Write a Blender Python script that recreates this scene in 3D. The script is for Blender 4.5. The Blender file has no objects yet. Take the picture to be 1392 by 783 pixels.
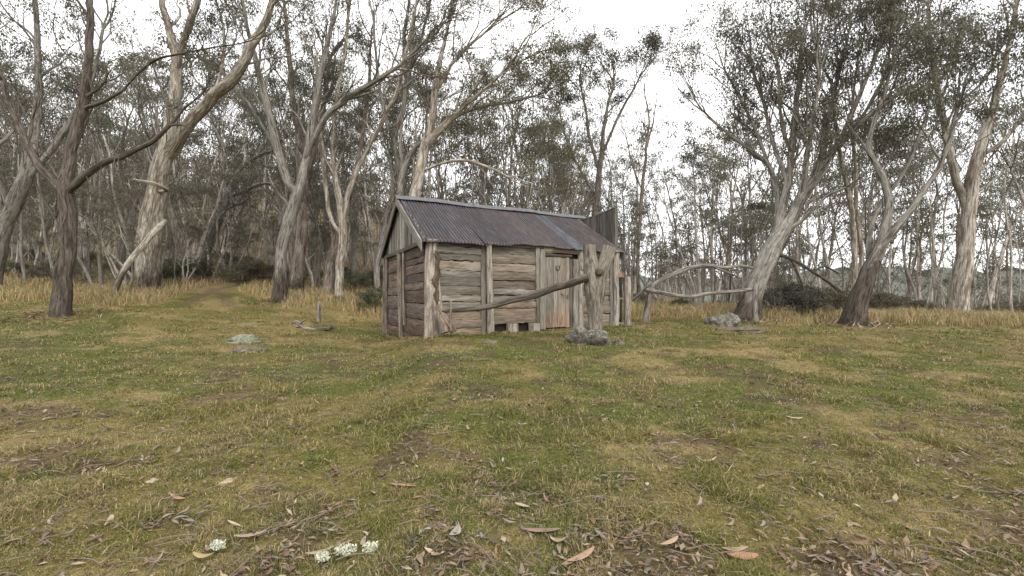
import bpy, math, random
import numpy as np
from mathutils import Vector, noise as mnoise
PI = math.pi
rnd = random.Random(7)
rng = np.random.default_rng(11)
scn = bpy.context.scene
COL = scn.collection
F = 580.0; HZ = 405.0; CX = 696.0; EYE = 1.55      # pinhole of the 1392 px wide picture

# ------------------------------------------------------------------ numpy value noise
_tab = np.random.default_rng(3).random((256, 256))
def vnoise(x, y):
    xi = np.floor(x).astype(int); yi = np.floor(y).astype(int)
    fx = x - xi; fy = y - yi
    fx = fx*fx*(3-2*fx); fy = fy*fy*(3-2*fy)
    a = _tab[xi & 255, yi & 255]; b = _tab[(xi+1) & 255, yi & 255]
    c = _tab[xi & 255, (yi+1) & 255]; d = _tab[(xi+1) & 255, (yi+1) & 255]
    return (a*(1-fx)+b*fx)*(1-fy) + (c*(1-fx)+d*fx)*fy
def fbm(x, y, o=4, g=.5):
    s = 0; a = 1; t = 0
    for i in range(o):
        s = s + a*vnoise(x*2**i + 17.3*i, y*2**i + 5.1*i); t += a; a *= g
    return s/t
def sstep(a, b, x):
    t = np.clip((x-a)/(b-a), 0, 1); return t*t*(3-2*t)

# ------------------------------------------------------------------ terrain
cols = {
 -1.3: [(0,0),(6,.5),(10,1.0),(14,1.6),(20,2.6),(30,4.8),(60,15),(120,36)],
 -.85: [(0,0),(3,.15),(6,.35),(10,.75),(14,1.3),(17,1.75),(22,2.4),(30,3.7),(60,13.5),(120,34)],
 -.55: [(0,0),(6,.35),(10,.55),(12,.68),(15,1.05),(17,1.44),(20,2.0),(26,2.95),(40,5.8),(60,12.5),(120,32)],
 -.30: [(0,0),(6,.33),(9,.5),(12.4,.47),(15,.75),(17.5,1.15),(20,1.6),(26,2.4),(40,5.0),(60,10.5),(120,28)],
 -.20: [(0,0),(6,.48),(8.8,.81),(12.4,.62),(15,.8),(20,1.4),(30,2.6),(60,7.5),(120,20)],
 .11: [(0,0),(6,.48),(8.3,.69),(10.4,.84),(15,1.1),(20,1.35),(30,1.9),(60,4),(120,9)],
 .30: [(0,0),(6,.46),(8.3,.68),(12,.86),(17,1.05),(25,1.15),(40,1.5),(60,2),(120,2)],
 .55: [(0,0),(6,.45),(9,.7),(13,.87),(17,.95),(25,1.0),(40,.6),(60,-1),(120,-6)],
 .85: [(0,0),(6,.42),(9,.68),(11,.83),(15,.9),(20,.75),(40,-1),(60,-4),(120,-12)],
 1.3: [(0,0),(6,.42),(9,.66),(12,.8),(20,.5),(40,-1.5),(60,-5),(120,-14)],
}
_S = np.arange(-1.6, 1.601, .02); _Y = np.arange(0, 160, .25)
_ks = sorted(cols)
_A = np.array([np.interp(_Y, [p[0] for p in cols[k]], [p[1] for p in cols[k]]) for k in _ks])
_G = np.array([np.interp(_S, _ks, _A[:, j]) for j in range(len(_Y))]).T
def _blur(M, sig, axis):
    n = int(sig*3)+1; k = np.exp(-.5*(np.arange(-n, n+1)/sig)**2); k /= k.sum()
    return np.apply_along_axis(lambda v: np.convolve(np.pad(v, n, mode='edge'), k, mode='valid'), axis, M)
_G = _blur(_blur(_G, 1.6, 0), 2.2, 1)
_G -= _G[:, :1]
def terrain(x, y):
    x = np.asarray(x, float); y = np.asarray(y, float)
    yy = np.clip(y, 0, 158)
    s = np.clip(x/np.maximum(yy, 1.5), -1.59, 1.59)
    a = (s+1.6)/.02; b = yy/.25
    i = np.clip(a.astype(int), 0, len(_S)-2); j = np.clip(b.astype(int), 0, len(_Y)-2)
    fa = a-i; fb = b-j
    z = (_G[i, j]*(1-fa)+_G[i+1, j]*fa)*(1-fb)+(_G[i, j+1]*(1-fa)+_G[i+1, j+1]*fa)*fb
    z = z + (fbm(x*.9+40, y*.9+9, 3)-.5)*.07*np.clip(yy/4, .25, 1)
    z = z + .05*np.exp(-(((x+1.35)/.7)**2+((y-8.35)/.35)**2))
    return z
def tz(x, y): return float(terrain(x, y))
def at(u, v, y):                       # a point seen at (u, v) at depth y
    return Vector(((u-CX)/F*y, y, EYE+(HZ-v)/F*y))
def ground_at(u, v):                   # where the line of sight meets the ground
    y = 1.5
    while y < 90:
        x = (u-CX)/F*y
        if EYE+(HZ-v)/F*y <= tz(x, y): break
        y += .02
    return x, y, tz(x, y)

track_l = [ground_at(*p)[:2] for p in [(225,440),(262,408),(284,396),(330,386)]]
track_r = [ground_at(*p)[:2] for p in [(330,440),(313,412),(303,401),(290,394),(340,384)]]
def seg_dist(x, y, pl):
    d = np.full(np.shape(x), 1e9)
    for (a, b), (c, e) in zip(pl[:-1], pl[1:]):
        vx, vy = c-a, e-b; L = vx*vx+vy*vy
        t = np.clip(((x-a)*vx+(y-b)*vy)/L, 0, 1)
        d = np.minimum(d, np.hypot(x-a-t*vx, y-b-t*vy))
    return d
def rut(x, y):
    d = np.minimum(seg_dist(x, y, track_l), seg_dist(x, y, track_r))
    w = .10 + .26*fbm(x*1.1, y*1.1, 3)
    return (1-sstep(w*.6, w*1.7, d))*sstep(13.5, 17, y)
edge_s = [-1.6,-.85,-.62,-.5,-.3,-.2,.11,.26,.34,.55,.7,.85,1.6]
edge_y = [13,14.0,17.5,16.2,15.6,16.0,13.5,12.9,13.4,13.8,12.4,11.6,11.0]   # where mown turf turns to tall straw grass
def straw_mask(x, y):
    s = x/np.maximum(y, 1.5)
    e = np.interp(s, edge_s, edge_y) + (fbm(x*.6+3, y*.6, 3)-.5)*3
    m = sstep(-.5, .8, y-e)
    d = np.minimum(seg_dist(x, y, track_l), seg_dist(x, y, track_r))
    return m*sstep(.4, 1.3, d)
def wood_mask(x, y):
    s = x/np.maximum(y, 1.5)
    e = np.interp(s, edge_s, edge_y) + 3.6 + (fbm(x*.3+9, y*.3, 3)-.5)*4
    return sstep(-1, 2.5, y-e)
def ground_col(x, y):
    """base colour of turf: green, olive, straw and bare patches"""
    n1 = fbm(x*.45+11, y*.8+2, 4); n2 = fbm(x*1.7+5, y*2.2+8, 3); n3 = fbm(x*.9+70, y*1.3+30, 4)
    green = np.array([.098,.108,.033]); olive = np.array([.16,.136,.056]); straw = np.array([.265,.205,.11]); dirt = np.array([.085,.063,.045])
    a = sstep(.44, .58, n1*.65+n2*.35)[..., None]
    c = green*(1-a)+olive*a
    b = (sstep(.52, .66, n3)*.75)[..., None]
    c = c*(1-b)+straw*b
    g = (np.exp(-(((x+2.6)/2.3)**2+((y-6.9)/.7)**2))*.75)[..., None]
    c = c*(1-g)+np.array([.058,.085,.024])*g
    bare = (sstep(.54, .74, fbm(x*2.3+90, y*2.6+41, 4))*sstep(13, 6, y)*.7)[..., None]
    c = c*(1-bare)+dirt*bare
    m = straw_mask(x, y)[..., None]
    c = c*(1-m)+np.array([.31,.235,.12])*m
    w = wood_mask(x, y)[..., None]
    c = c*(1-w*.9)+np.array([.17,.14,.09])*w*.9
    r = rut(x, y)[..., None]*.65
    c = c*(1-r)+np.array([.10,.075,.055])*r
    return c

# ------------------------------------------------------------------ mesh building
class Geo:
    def __init__(s): s.V=[]; s.T=[]; s.G=[]; s.F=[]; s.n=0; s.mi=0; s.M=[]
    def add(s, V, Fc, gc=None, tone=None):
        V = np.asarray(V, np.float32).reshape(-1, 3); m = len(V)
        s.V.append(V); s.F.append(np.asarray(Fc, np.int64)+s.n); s.n += m; s.M.append(np.full(len(s.F[-1]), s.mi))
        s.G.append(np.zeros((m, 3), np.float32) if gc is None else np.asarray(gc, np.float32).reshape(-1, 3))
        t = np.ones((m, 3), np.float32)
        if tone is not None: t[:] = tone
        s.T.append(t)
    def mesh(s, name, mat, smooth=True):
        me = bpy.data.meshes.new(name)
        V = np.concatenate(s.V); nl = []; idx = []
        for f in s.F:
            idx.append(f.ravel()); nl.append(np.full(len(f), f.shape[1]))
        idx = np.concatenate(idx).astype(np.int32); nl = np.concatenate(nl).astype(np.int32)
        me.vertices.add(len(V)); me.vertices.foreach_set('co', V.ravel())
        me.loops.add(len(idx)); me.loops.foreach_set('vertex_index', idx)
        st = np.zeros(len(nl), np.int32); st[1:] = np.cumsum(nl)[:-1]
        me.polygons.add(len(nl)); me.polygons.foreach_set('loop_start', st); me.polygons.foreach_set('loop_total', nl)
        me.polygons.foreach_set('use_smooth', np.full(len(nl), smooth))
        me.update(calc_edges=True)
        a = me.attributes.new('gc', 'FLOAT_VECTOR', 'POINT'); a.data.foreach_set('vector', np.concatenate(s.G).ravel())
        T = np.concatenate(s.T); c4 = np.ones((len(T), 4), np.float32); c4[:, :3] = T
        a = me.attributes.new('tone', 'FLOAT_COLOR', 'POINT'); a.data.foreach_set('color', c4.ravel())
        for mm in (mat if isinstance(mat, list) else [mat]): me.materials.append(mm)
        if isinstance(mat, list): me.polygons.foreach_set('material_index', np.concatenate(s.M).astype(np.int32))
        me.validate()
        return me
    def obj(s, name, mat, parent=None, smooth=True):
        o = bpy.data.objects.new(name, s.mesh(name, mat, smooth)); COL.objects.link(o)
        if parent: o.parent = parent
        return o
def tag(o, label=None, cat=None, group=None, kind=None):
    if label: o['label'] = label
    if cat: o['category'] = cat
    if group: o['group'] = group
    if kind: o['kind'] = kind
    return o
def empty(name, loc, rz=0, **k):
    o = bpy.data.objects.new(name, None); COL.objects.link(o); o.location = loc; o.rotation_euler = (0, 0, rz)
    o.empty_display_size = .2
    return tag(o, **k)
def copy_tree(o, parent=None):
    c = o.copy(); COL.objects.link(c)
    if parent: c.parent = parent
    for ch in list(o.children): copy_tree(ch, c)
    return c

def catmull(P, R, step):
    P = np.asarray(P, float); R = np.asarray(R, float)
    if len(P) < 3:
        n = max(2, int(np.linalg.norm(P[1]-P[0])/step)); t = np.linspace(0, 1, n+1)[:, None]
        return P[0]*(1-t)+P[1]*t, R[0]*(1-t[:, 0])+R[1]*t[:, 0]
    Q = np.vstack([2*P[0]-P[1], P, 2*P[-1]-P[-2]]); out = []; ro = []
    for i in range(1, len(Q)-2):
        p0, p1, p2, p3 = Q[i-1:i+3]; n = max(1, int(np.linalg.norm(p2-p1)/step))
        for k in range(n):
            t = k/n
            out.append(.5*((2*p1)+(-p0+p2)*t+(2*p0-5*p1+4*p2-p3)*t*t+(-p0+3*p1-3*p2+p3)*t**3))
            ro.append(R[i-1]*(1-t)+R[i]*t)
    out.append(P[-1]); ro.append(R[-1])
    return np.array(out), np.array(ro)

def tubes(geo, branches, k_fn, tone=None, lobes=.1, cap=True):
    """branches: list of (pts (n,3), radii (n)); batched tubes"""
    byn = {}
    for P, R in branches:
        P = np.asarray(P, float); R = np.asarray(R, float)
        byn.setdefault((len(P), k_fn(R[0])), []).append((P, R))
    for (n, k), L in byn.items():
        P = np.array([a for a, b in L]); R = np.array([b for a, b in L]); m = len(L)
        T = np.empty_like(P); T[:, 1:-1] = P[:, 2:]-P[:, :-2]; T[:, 0] = P[:, 1]-P[:, 0]; T[:, -1] = P[:, -1]-P[:, -2]
        T /= np.linalg.norm(T, axis=2, keepdims=True)+1e-9
        d = P[:, -1]-P[:, 0]; d /= np.linalg.norm(d, axis=1, keepdims=True)+1e-9
        ref = np.where(np.abs(d[:, 2:3]) < .8, np.array([[0, 0, 1.]]), np.array([[1., .3, 0]]))
        ref = ref-(ref*d).sum(1, keepdims=True)*d
        U = ref[:, None, :]-(ref[:, None, :]*T).sum(2, keepdims=True)*T
        U /= np.linalg.norm(U, axis=2, keepdims=True)+1e-9
        W = np.cross(T, U)
        th = np.arange(k)/k*2*PI
        L_ = np.concatenate([np.zeros((m, 1)), np.cumsum(np.linalg.norm(np.diff(P, axis=1), axis=2), axis=1)], 1)
        off = rng.random((m, 1))*50
        rr = R[:, :, None]*np.ones(k)
        if k >= 7 and lobes:
            ph = rng.random((m, 3))*6.28
            l3 = L_[:, :, None]
            rr = rr*(1+lobes*np.sin(2*th+ph[:, :1, None]+l3*.9)+lobes*.7*np.sin(3*th+ph[:, 1:2, None]-l3*1.7)+lobes*.5*np.sin(5*th+ph[:, 2:3, None]+2*np.sin(l3*2.1)))
            rr = rr*(1+.05*(rng.random(rr.shape)-.5))
        V = P[:, :, None, :]+rr[..., None]*(np.cos(th)[None, None, :, None]*U[:, :, None, :]+np.sin(th)[None, None, :, None]*W[:, :, None, :])
        gc = np.empty((m, n, k, 3)); gc[..., 0] = np.cos(th)*np.maximum(R[:, :, None], .03); gc[..., 1] = np.sin(th)*np.maximum(R[:, :, None], .03); gc[..., 2] = (L_+off)[:, :, None]
        i = np.arange(n-1)[:, None]; j = np.arange(k)[None, :]
        q = np.stack([i*k+j, i*k+(j+1) % k, (i+1)*k+(j+1) % k, (i+1)*k+j], -1).reshape(-1, 4)
        q = (q[None]+np.arange(m)[:, None, None]*(n*k)).reshape(-1, 4)
        tn = None if tone is None else tone
        geo.add(V, q, gc, tn)
        if cap and k >= 7:
            for e in range(m):
                for ring, flip in ((0, 1), (n-1, 0)):
                    vv = V[e, ring]; c = vv.mean(0)
                    f = [[(a+1) % k, a, k] if flip else [a, (a+1) % k, k] for a in range(k)]
                    geo.add(np.vstack([vv, c]), f, np.vstack([gc[e, ring]*.3, gc[e, ring].mean(0)]), None if tone is None else np.array(tone)*1.1)

def plank(geo, O, ax, ay, az, L, W, T, tone=(1,1,1), rough=.006, bow=0, n=10, taper=0, end=.01):
    """board: L along ax, W across ay, thickness T towards az (O = low back corner); hand-split edges"""
    O, ax, ay, az = [np.array(v, float) for v in (O, ax, ay, az)]
    m = 4; seed = rnd.random()*100
    xs = np.linspace(0, 1, n); V = []; G = []
    prof = [(0,0),(0,1),(.33,1.12),(.66,1.1),(1,1),(1,0)]
    for i, x in enumerate(xs):
        jl = rnd.uniform(-1, 1)*rough; jh = rnd.uniform(-1, 1)*rough
        el = end*(rnd.uniform(-1, 1) if i in (0, n-1) else 0)
        b = bow*math.sin(x*PI)
        for (w, t) in prof:
            ww = w*W + (jl*2 if w == 0 else jh*2 if w == 1 else 0) + b + (taper*x*(w-.5))
            tt = t*T + (rnd.uniform(-1, 1)*rough*.7 if t > 0 else 0)
            V.append(O+ax*(x*L+el)+ay*ww+az*tt)
            G.append((x*L, w*W+t*T*.5, seed))
    k = len(prof); q = []
    for i in range(n-1):
        for j in range(k): q.append([i*k+j, (i+1)*k+j, (i+1)*k+(j+1) % k, i*k+(j+1) % k])
    if np.dot(np.cross(ax, ay), az) < 0: q = [f[::-1] for f in q]
    geo.add(V, q, G, tone)
    for r in (0, n-1):
        f = [r*k+j for j in range(k)]
        geo.add([V[a] for a in f], [list(range(k))], [G[a] for a in f], tone)

# ------------------------------------------------------------------ materials
class N:
    def __init__(s, name):
        s.m = bpy.data.materials.new(name); s.m.use_nodes = True; s.t = s.m.node_tree; s.t.nodes.clear()
        s.out = s.t.nodes.new('ShaderNodeOutputMaterial')
    def n(s, typ, ins=None, **kw):
        x = s.t.nodes.new(typ)
        for a, b in kw.items(): setattr(x, a, b)
        for a, b in (ins or {}).items():
            if isinstance(b, bpy.types.NodeSocket): s.t.links.new(b, x.inputs[a])
            else: x.inputs[a].default_value = b
        return x
    def attr(s, name): return s.n('ShaderNodeAttribute', attribute_name=name)
    def noise(s, vec, scale, detail=4, rough=.6, dist=0):
        return s.n('ShaderNodeTexNoise', {'Vector': vec, 'Scale': scale, 'Detail': detail, 'Roughness': rough, 'Distortion': dist}).outputs['Fac']
    def scale(s, vec, v): return s.n('ShaderNodeVectorMath', {0: vec, 1: v}, operation='MULTIPLY').outputs[0]
    def ramp(s, fac, stops):
        r = s.n('ShaderNodeValToRGB', {'Fac': fac}); e = r.color_ramp.elements
        while len(e) < len(stops): e.new(.5)
        for el, (p, c) in zip(e, stops): el.position = p; el.color = (*c, 1) if len(c) == 3 else c
        return r.outputs['Color']
    def mix(s, fac, a, b, mode='MIX'):
        x = s.n('ShaderNodeMix', data_type='RGBA', blend_type=mode)
        for i, v in ((0, fac), (6, a), (7, b)):
            if isinstance(v, bpy.types.NodeSocket): s.t.links.new(v, x.inputs[i])
            else: x.inputs[i].default_value = v if i == 0 else (*v, 1)
        return x.outputs[2]
    def bump(s, h, strength, dist): return s.n('ShaderNodeBump', {'Height': h, 'Strength': strength, 'Distance': dist}).outputs[0]
    def done(s, color, rough=.9, normal=None, metal=0, spec=.2, trans=None):
        p = s.n('ShaderNodeBsdfPrincipled', {'Roughness': rough, 'Metallic': metal, 'Specular IOR Level': spec})
        if isinstance(color, bpy.types.NodeSocket): s.t.links.new(color, p.inputs['Base Color'])
        else: p.inputs['Base Color'].default_value = (*color, 1)
        if normal: s.t.links.new(normal, p.inputs['Normal'])
        o = p.outputs[0]
        if trans:
            tr = s.n('ShaderNodeBsdfTranslucent')
            if isinstance(color, bpy.types.NodeSocket): s.t.links.new(color, tr.inputs[0])
            o = s.n('ShaderNodeMixShader', {0: trans, 1: o, 2: tr.outputs[0]}).outputs[0]
        s.t.links.new(o, s.out.inputs[0]); return s.m

def wood_mat(name, dark, mid, light, streak=1.0, rust=None):
    a = N(name); g = a.attr('gc').outputs['Vector']; t = a.attr('tone').outputs['Color']
    f1 = a.noise(a.scale(g, (2.2, 46*streak, 1)), 1, 5, .65, .4)
    f2 = a.noise(a.scale(g, (1.2, 7, 1)), 1.3, 4, .6, .6)
    f3 = a.noise(a.scale(g, (5, 130, 1)), 1, 2, .5)
    c = a.ramp(f1, [(.28, dark), (.5, mid), (.72, light)])
    c = a.mix(a.n('ShaderNodeMath', {0: f2, 1: .55}, operation='MULTIPLY').outputs[0], c, mid)
    v = a.ramp(f2, [(.3, (.62,.58,.54)), (.7, (1.2,1.2,1.2))]); c = a.mix(1, c, v, 'MULTIPLY')
    cr = a.ramp(f3, [(.34, (.35,.32,.3)), (.42, (1,1,1))]); c = a.mix(.75, c, cr, 'MULTIPLY')
    c = a.mix(1, c, t, 'MULTIPLY')
    if rust:
        geo = a.n('ShaderNodeNewGeometry').outputs['Position']
        z = a.n('ShaderNodeSeparateXYZ', {0: geo}).outputs['Z']
        nz = a.noise(geo, 5, 3)
        zz = a.n('ShaderNodeMath', {0: nz, 1: .7, 2: z}, operation='MULTIPLY_ADD').outputs[0]
        m = a.ramp(a.n('ShaderNodeMapRange', {0: zz, 1: rust[0], 2: rust[1]}).outputs[0], [(0, (1,1,1)), (1, (0,0,0))])
        c = a.mix(a.n('ShaderNodeMath', {0: m, 1: .55}, operation='MULTIPLY').outputs[0], c, a.mix(1, c, (1.05,.76,.56), 'MULTIPLY'))
    h = a.n('ShaderNodeMath', {0: f1, 1: f3}, operation='ADD').outputs[0]
    return a.done(c, .88, a.bump(h, .7, .006), spec=.15)
def bark_mat(name, base, dark, patch, patch_amt=.5, spot=None, rnd_amt=.25, scale=1.0):
    a = N(name); g = a.attr('gc').outputs['Vector']; t = a.attr('tone').outputs['Color']
    f1 = a.noise(a.scale(g, (16*scale, 16*scale, 1.1*scale)), 1.6, 5, .65, .5)
    f2 = a.noise(a.scale(g, (4*scale, 4*scale, .8*scale)), 1.4, 4, .6, 1.0)
    f3 = a.noise(a.scale(g, (60, 60, 7)), 1, 3, .6)
    c = a.ramp(f1, [(.38, dark), (.5, base), (.68, tuple(min(1, x*1.35) for x in base))])
    m = a.ramp(f2, [(.56-.12*patch_amt, (0,0,0)), (.6, (1,1,1))])
    c = a.mix(a.n('ShaderNodeMath', {0: m, 1: patch_amt}, operation='MULTIPLY').outputs[0], c, patch)
    f4 = a.noise(a.scale(g, (9*scale, 9*scale, 2.2*scale)), 1.3, 3, .55, 1.2)
    bl = a.ramp(f4, [(.40, (.62,.60,.58)), (.46, (1,1,1)), (.58, (1,1,1)), (.63, (1.25,1.22,1.12))]); c = a.mix(.85, c, bl, 'MULTIPLY')
    v = a.ramp(f3, [(.3, (.6,.58,.56)), (.65, (1.15,1.15,1.15))]); c = a.mix(.9, c, v, 'MULTIPLY')
    r = a.n('ShaderNodeObjectInfo').outputs['Random']
    rv = a.n('ShaderNodeMapRange', {0: r, 3: 1-rnd_amt, 4: 1+rnd_amt}).outputs[0]
    c = a.mix(1, c, a.n('ShaderNodeCombineColor', {0: rv, 1: rv, 2: rv}).outputs[0], 'MULTIPLY')
    c = a.mix(1, c, t, 'MULTIPLY')
    h = a.n('ShaderNodeMath', {0: f1, 1: f3}, operation='ADD').outputs[0]
    return a.done(c, .85, a.bump(h, .6, .012), spec=.15)
def tone_mat(name, base=(1,1,1), trans=.3, var=.0, rough=.75, spec=.2):
    a = N(name); c = a.attr('tone').outputs['Color']; c = a.mix(1, c, base, 'MULTIPLY')
    if var:
        r = a.n('ShaderNodeObjectInfo').outputs['Random']
        rv = a.n('ShaderNodeMapRange', {0: r, 3: 1-var, 4: 1+var}).outputs[0]
        c = a.mix(1, c, a.n('ShaderNodeCombineColor', {0: rv, 1: rv, 2: rv}).outputs[0], 'MULTIPLY')
    return a.done(c, rough, spec=spec, trans=trans)

M = {}
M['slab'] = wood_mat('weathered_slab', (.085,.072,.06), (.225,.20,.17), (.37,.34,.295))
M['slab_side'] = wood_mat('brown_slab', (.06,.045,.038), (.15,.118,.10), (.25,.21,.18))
M['greyboard'] = wood_mat('grey_board', (.09,.085,.078), (.23,.22,.20), (.38,.37,.34))
M['door'] = wood_mat('door_board', (.10,.09,.08), (.24,.215,.185), (.36,.335,.29), rust=(1.35, 1.75))
M['log'] = bark_mat('post_log', (.32,.29,.25), (.13,.11,.09), (.22,.19,.16), .5, rnd_amt=.1)
M['rail'] = bark_mat('rail_log', (.105,.088,.072), (.035,.029,.024), (.06,.05,.042), .5, rnd_amt=.1)
M['greyrail'] = bark_mat('grey_rail_log', (.23,.205,.18), (.08,.07,.062), (.14,.125,.11), .5, rnd_amt=.1)
M['corner'] = bark_mat('corner_slab', (.32,.28,.235), (.14,.115,.095), (.24,.20,.165), .4, rnd_amt=.02)
M['barkscar'] = bark_mat('bark_scar', (.11,.08,.058), (.03,.022,.017), (.17,.13,.10), .4, rnd_amt=.02, scale=2)
M['bark_pale'] = bark_mat('bark_pale', (.42,.39,.33), (.15,.13,.11), (.17,.125,.095), .8)
M['bark_grey'] = bark_mat('bark_grey', (.235,.22,.195), (.06,.052,.045), (.32,.30,.27), .6)
M['bark_brown'] = bark_mat('bark_brown', (.155,.13,.11), (.045,.036,.03), (.28,.245,.21), .6)
M['bark_far'] = bark_mat('bark_far', (.34,.315,.28), (.15,.135,.12), (.22,.19,.165), .5, rnd_amt=.45)
M['twig'] = bark_mat('twig_bark', (.14,.122,.105), (.07,.06,.05), (.08,.068,.056), .4)
M['leaf'] = tone_mat('gum_leaf', (1,1,1), .25, .18)
M['shrubleaf'] = tone_mat('shrub_leaf', (1,1,1), .2, .15)
M['blade'] = tone_mat('grass_blade', (1,1,1), .3)
M['litter'] = tone_mat('dry_leaf', (1,1,1), .1)

def iron_mat():
    a = N('corrugated_iron'); g = a.attr('gc').outputs['Vector']; t = a.attr('tone').outputs['Color']
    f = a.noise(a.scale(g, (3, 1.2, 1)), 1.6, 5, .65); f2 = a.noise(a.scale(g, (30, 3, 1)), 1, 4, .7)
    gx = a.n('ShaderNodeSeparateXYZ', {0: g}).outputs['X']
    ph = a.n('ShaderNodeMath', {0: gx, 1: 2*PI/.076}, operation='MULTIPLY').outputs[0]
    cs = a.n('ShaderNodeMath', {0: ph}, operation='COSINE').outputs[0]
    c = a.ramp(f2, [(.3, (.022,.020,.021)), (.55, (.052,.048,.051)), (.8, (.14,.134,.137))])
    valley_shade = a.n('ShaderNodeMapRange', {0: cs, 1: -.9, 2: .9, 3: .25, 4: 1.5}).outputs[0]  # painted shading: corrugation valleys darkened and crests lightened in the colour
    c = a.mix(1, c, a.n('ShaderNodeCombineColor', {0: valley_shade, 1: valley_shade, 2: valley_shade}).outputs[0], 'MULTIPLY')
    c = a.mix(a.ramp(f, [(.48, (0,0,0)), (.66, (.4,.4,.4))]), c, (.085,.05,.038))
    c = a.mix(1, c, t, 'MULTIPLY')
    return a.done(c, .6, a.bump(f2, .25, .003), metal=.25, spec=.4)
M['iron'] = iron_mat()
def plain_mat(name, col, rough=.7, metal=0):
    a = N(name); g = a.n('ShaderNodeTexCoord').outputs['Object']
    f = a.noise(g, 9, 4); c = a.mix(1, col, a.ramp(f, [(.3, (.7,.7,.7)), (.7, (1.2,1.2,1.2))]), 'MULTIPLY')
    return a.done(c, rough, metal=metal, spec=.3)
M['shoe'] = plain_mat('rusty_horseshoe', (.05,.04,.035), .7, .5)
M['ridge'] = plain_mat('galvanised_ridge', (.13,.13,.137), .7, .2)
M['rustplate'] = plain_mat('rusty_plate', (.33,.2,.13), .8)
def rock_mat(name, base, lich, moss=(.10,.12,.05), amt=.5):
    a = N(name); g = a.n('ShaderNodeTexCoord').outputs['Object']
    f = a.noise(g, 14, 6, .7); f1 = a.noise(g, 12, 5, .7, .4); f2 = a.noise(g, 4, 4)
    c = a.ramp(f, [(.3, tuple(x*.45 for x in base)), (.6, base), (.8, tuple(x*1.4 for x in base))])
    c = a.mix(a.ramp(f1, [(.62-.25*amt, (0,0,0)), (.7-.22*amt, (1,1,1))]), c, lich)
    c = a.mix(a.ramp(f2, [(.55, (0,0,0)), (.7, (.7,.7,.7))]), c, moss)
    v = a.ramp(a.noise(g, 40, 3), [(.3, (.6,.6,.6)), (.7, (1.2,1.2,1.2))]); c = a.mix(1, c, v, 'MULTIPLY')
    return a.done(c, .92, a.bump(f, .8, .02), spec=.1)
M['rock'] = rock_mat('lichen_rock', (.13,.115,.095), (.235,.225,.195), amt=.55)
M['rock_pale'] = rock_mat('pale_rock', (.15,.145,.115), (.225,.235,.185), amt=.8)
M['rock_brown'] = rock_mat('brown_rock', (.16,.13,.095), (.22,.2,.16), amt=.3)
M['lichen'] = tone_mat('white_lichen', (1,1,1), .2)
def ground_mat():
    a = N('turf_ground'); p = a.n('ShaderNodeNewGeometry').outputs['Position']; t = a.attr('tone').outputs['Color']
    f = a.noise(a.scale(p, (1, 1, 1)), 45, 5, .75); f2 = a.noise(p, 9, 4, .65); f3 = a.noise(p, 170, 2, .6)
    c = a.mix(1, t, a.ramp(f, [(.3, (.5,.46,.42)), (.55, (1,1,1)), (.75, (1.45,1.4,1.25))]), 'MULTIPLY')
    c = a.mix(.8, c, a.ramp(f2, [(.35, (.7,.68,.62)), (.65, (1.2,1.2,1.2))]), 'MULTIPLY')
    c = a.mix(.7, c, a.ramp(f3, [(.35, (.55,.5,.45)), (.65, (1.35,1.3,1.2))]), 'MULTIPLY')
    h = a.n('ShaderNodeMath', {0: f, 1: f2}, operation='ADD').outputs[0]
    return a.done(c, .95, a.bump(h, .7, .03), spec=.1)
M['ground'] = ground_mat()

# ------------------------------------------------------------------ ground
def build_ground():
    r = [0.0, .35]
    while r[-1] < 420: r.append(r[-1]*1.0125 if r[-1] < 60 else r[-1]*1.04)
    r = np.array(r)
    th = np.concatenate([np.linspace(-62, 62, 620), np.linspace(66, 294, 58)])*PI/180
    R, T = np.meshgrid(r, th, indexing='ij'); X = R*np.sin(T); Y = R*np.cos(T)
    Z = terrain(X, Y)
    back = Y < 0; Z[back] *= 1
    m = straw_mask(X, Y); Z = Z - .05*rut(X, Y)
    Z = Z + (fbm(X*4, Y*4, 3)-.5)*.05*sstep(.5, 2.5, R) + (fbm(X*13, Y*13, 2)-.5)*.02*sstep(25, 10, R)
    Ccol = ground_col(X, Y)
    n, k = R.shape
    i = np.arange(n-1)[:, None]; j = np.arange(k)[None, :]
    q = np.stack([i*k+j, (i+1)*k+j, (i+1)*k+(j+1) % k, i*k+(j+1) % k], -1).reshape(-1, 4)[:, ::-1]
    g = Geo(); g.add(np.stack([X, Y, Z], -1), q, None, Ccol.reshape(-1, 3))
    return tag(g.obj('ground', M['ground']), kind='structure')
build_ground()
def hills():
    g = Geo(); a = np.linspace(-75, 75, 200)*PI/180; V = []
    for rr, f in ((430, 0), (520, 1), (700, 1.0)):
        for t in a:
            base = -22+(44 if t > .2 else 30)*1.0*float(fbm(np.array(t*5+3.), np.array(1.3), 3)) if f else -30
            h = base if f == 0 else 2+44*float(fbm(np.array(t*3.3+3.), np.array(1.3), 5))+5*mnoise.noise(Vector((t*40, 0, 0)))
            V.append((rr*math.sin(t), rr*math.cos(t), h if rr < 600 else h-30))
    k = len(a); q = [[i*k+j, i*k+j+1, (i+1)*k+j+1, (i+1)*k+j] for i in range(2) for j in range(k-1)]
    g.add(V, q, None, (.10,.115,.11))
    m = N('far_hill'); p = m.n('ShaderNodeTexCoord').outputs['Object']
    c = m.mix(1, (.115,.125,.105), m.ramp(m.noise(p, .15, 5, .7), [(.3, (.6,.6,.6)), (.7, (1.3,1.3,1.3))]), 'MULTIPLY')
    tag(g.obj('hills', m.done(c, 1)), kind='structure')
hills()

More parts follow.
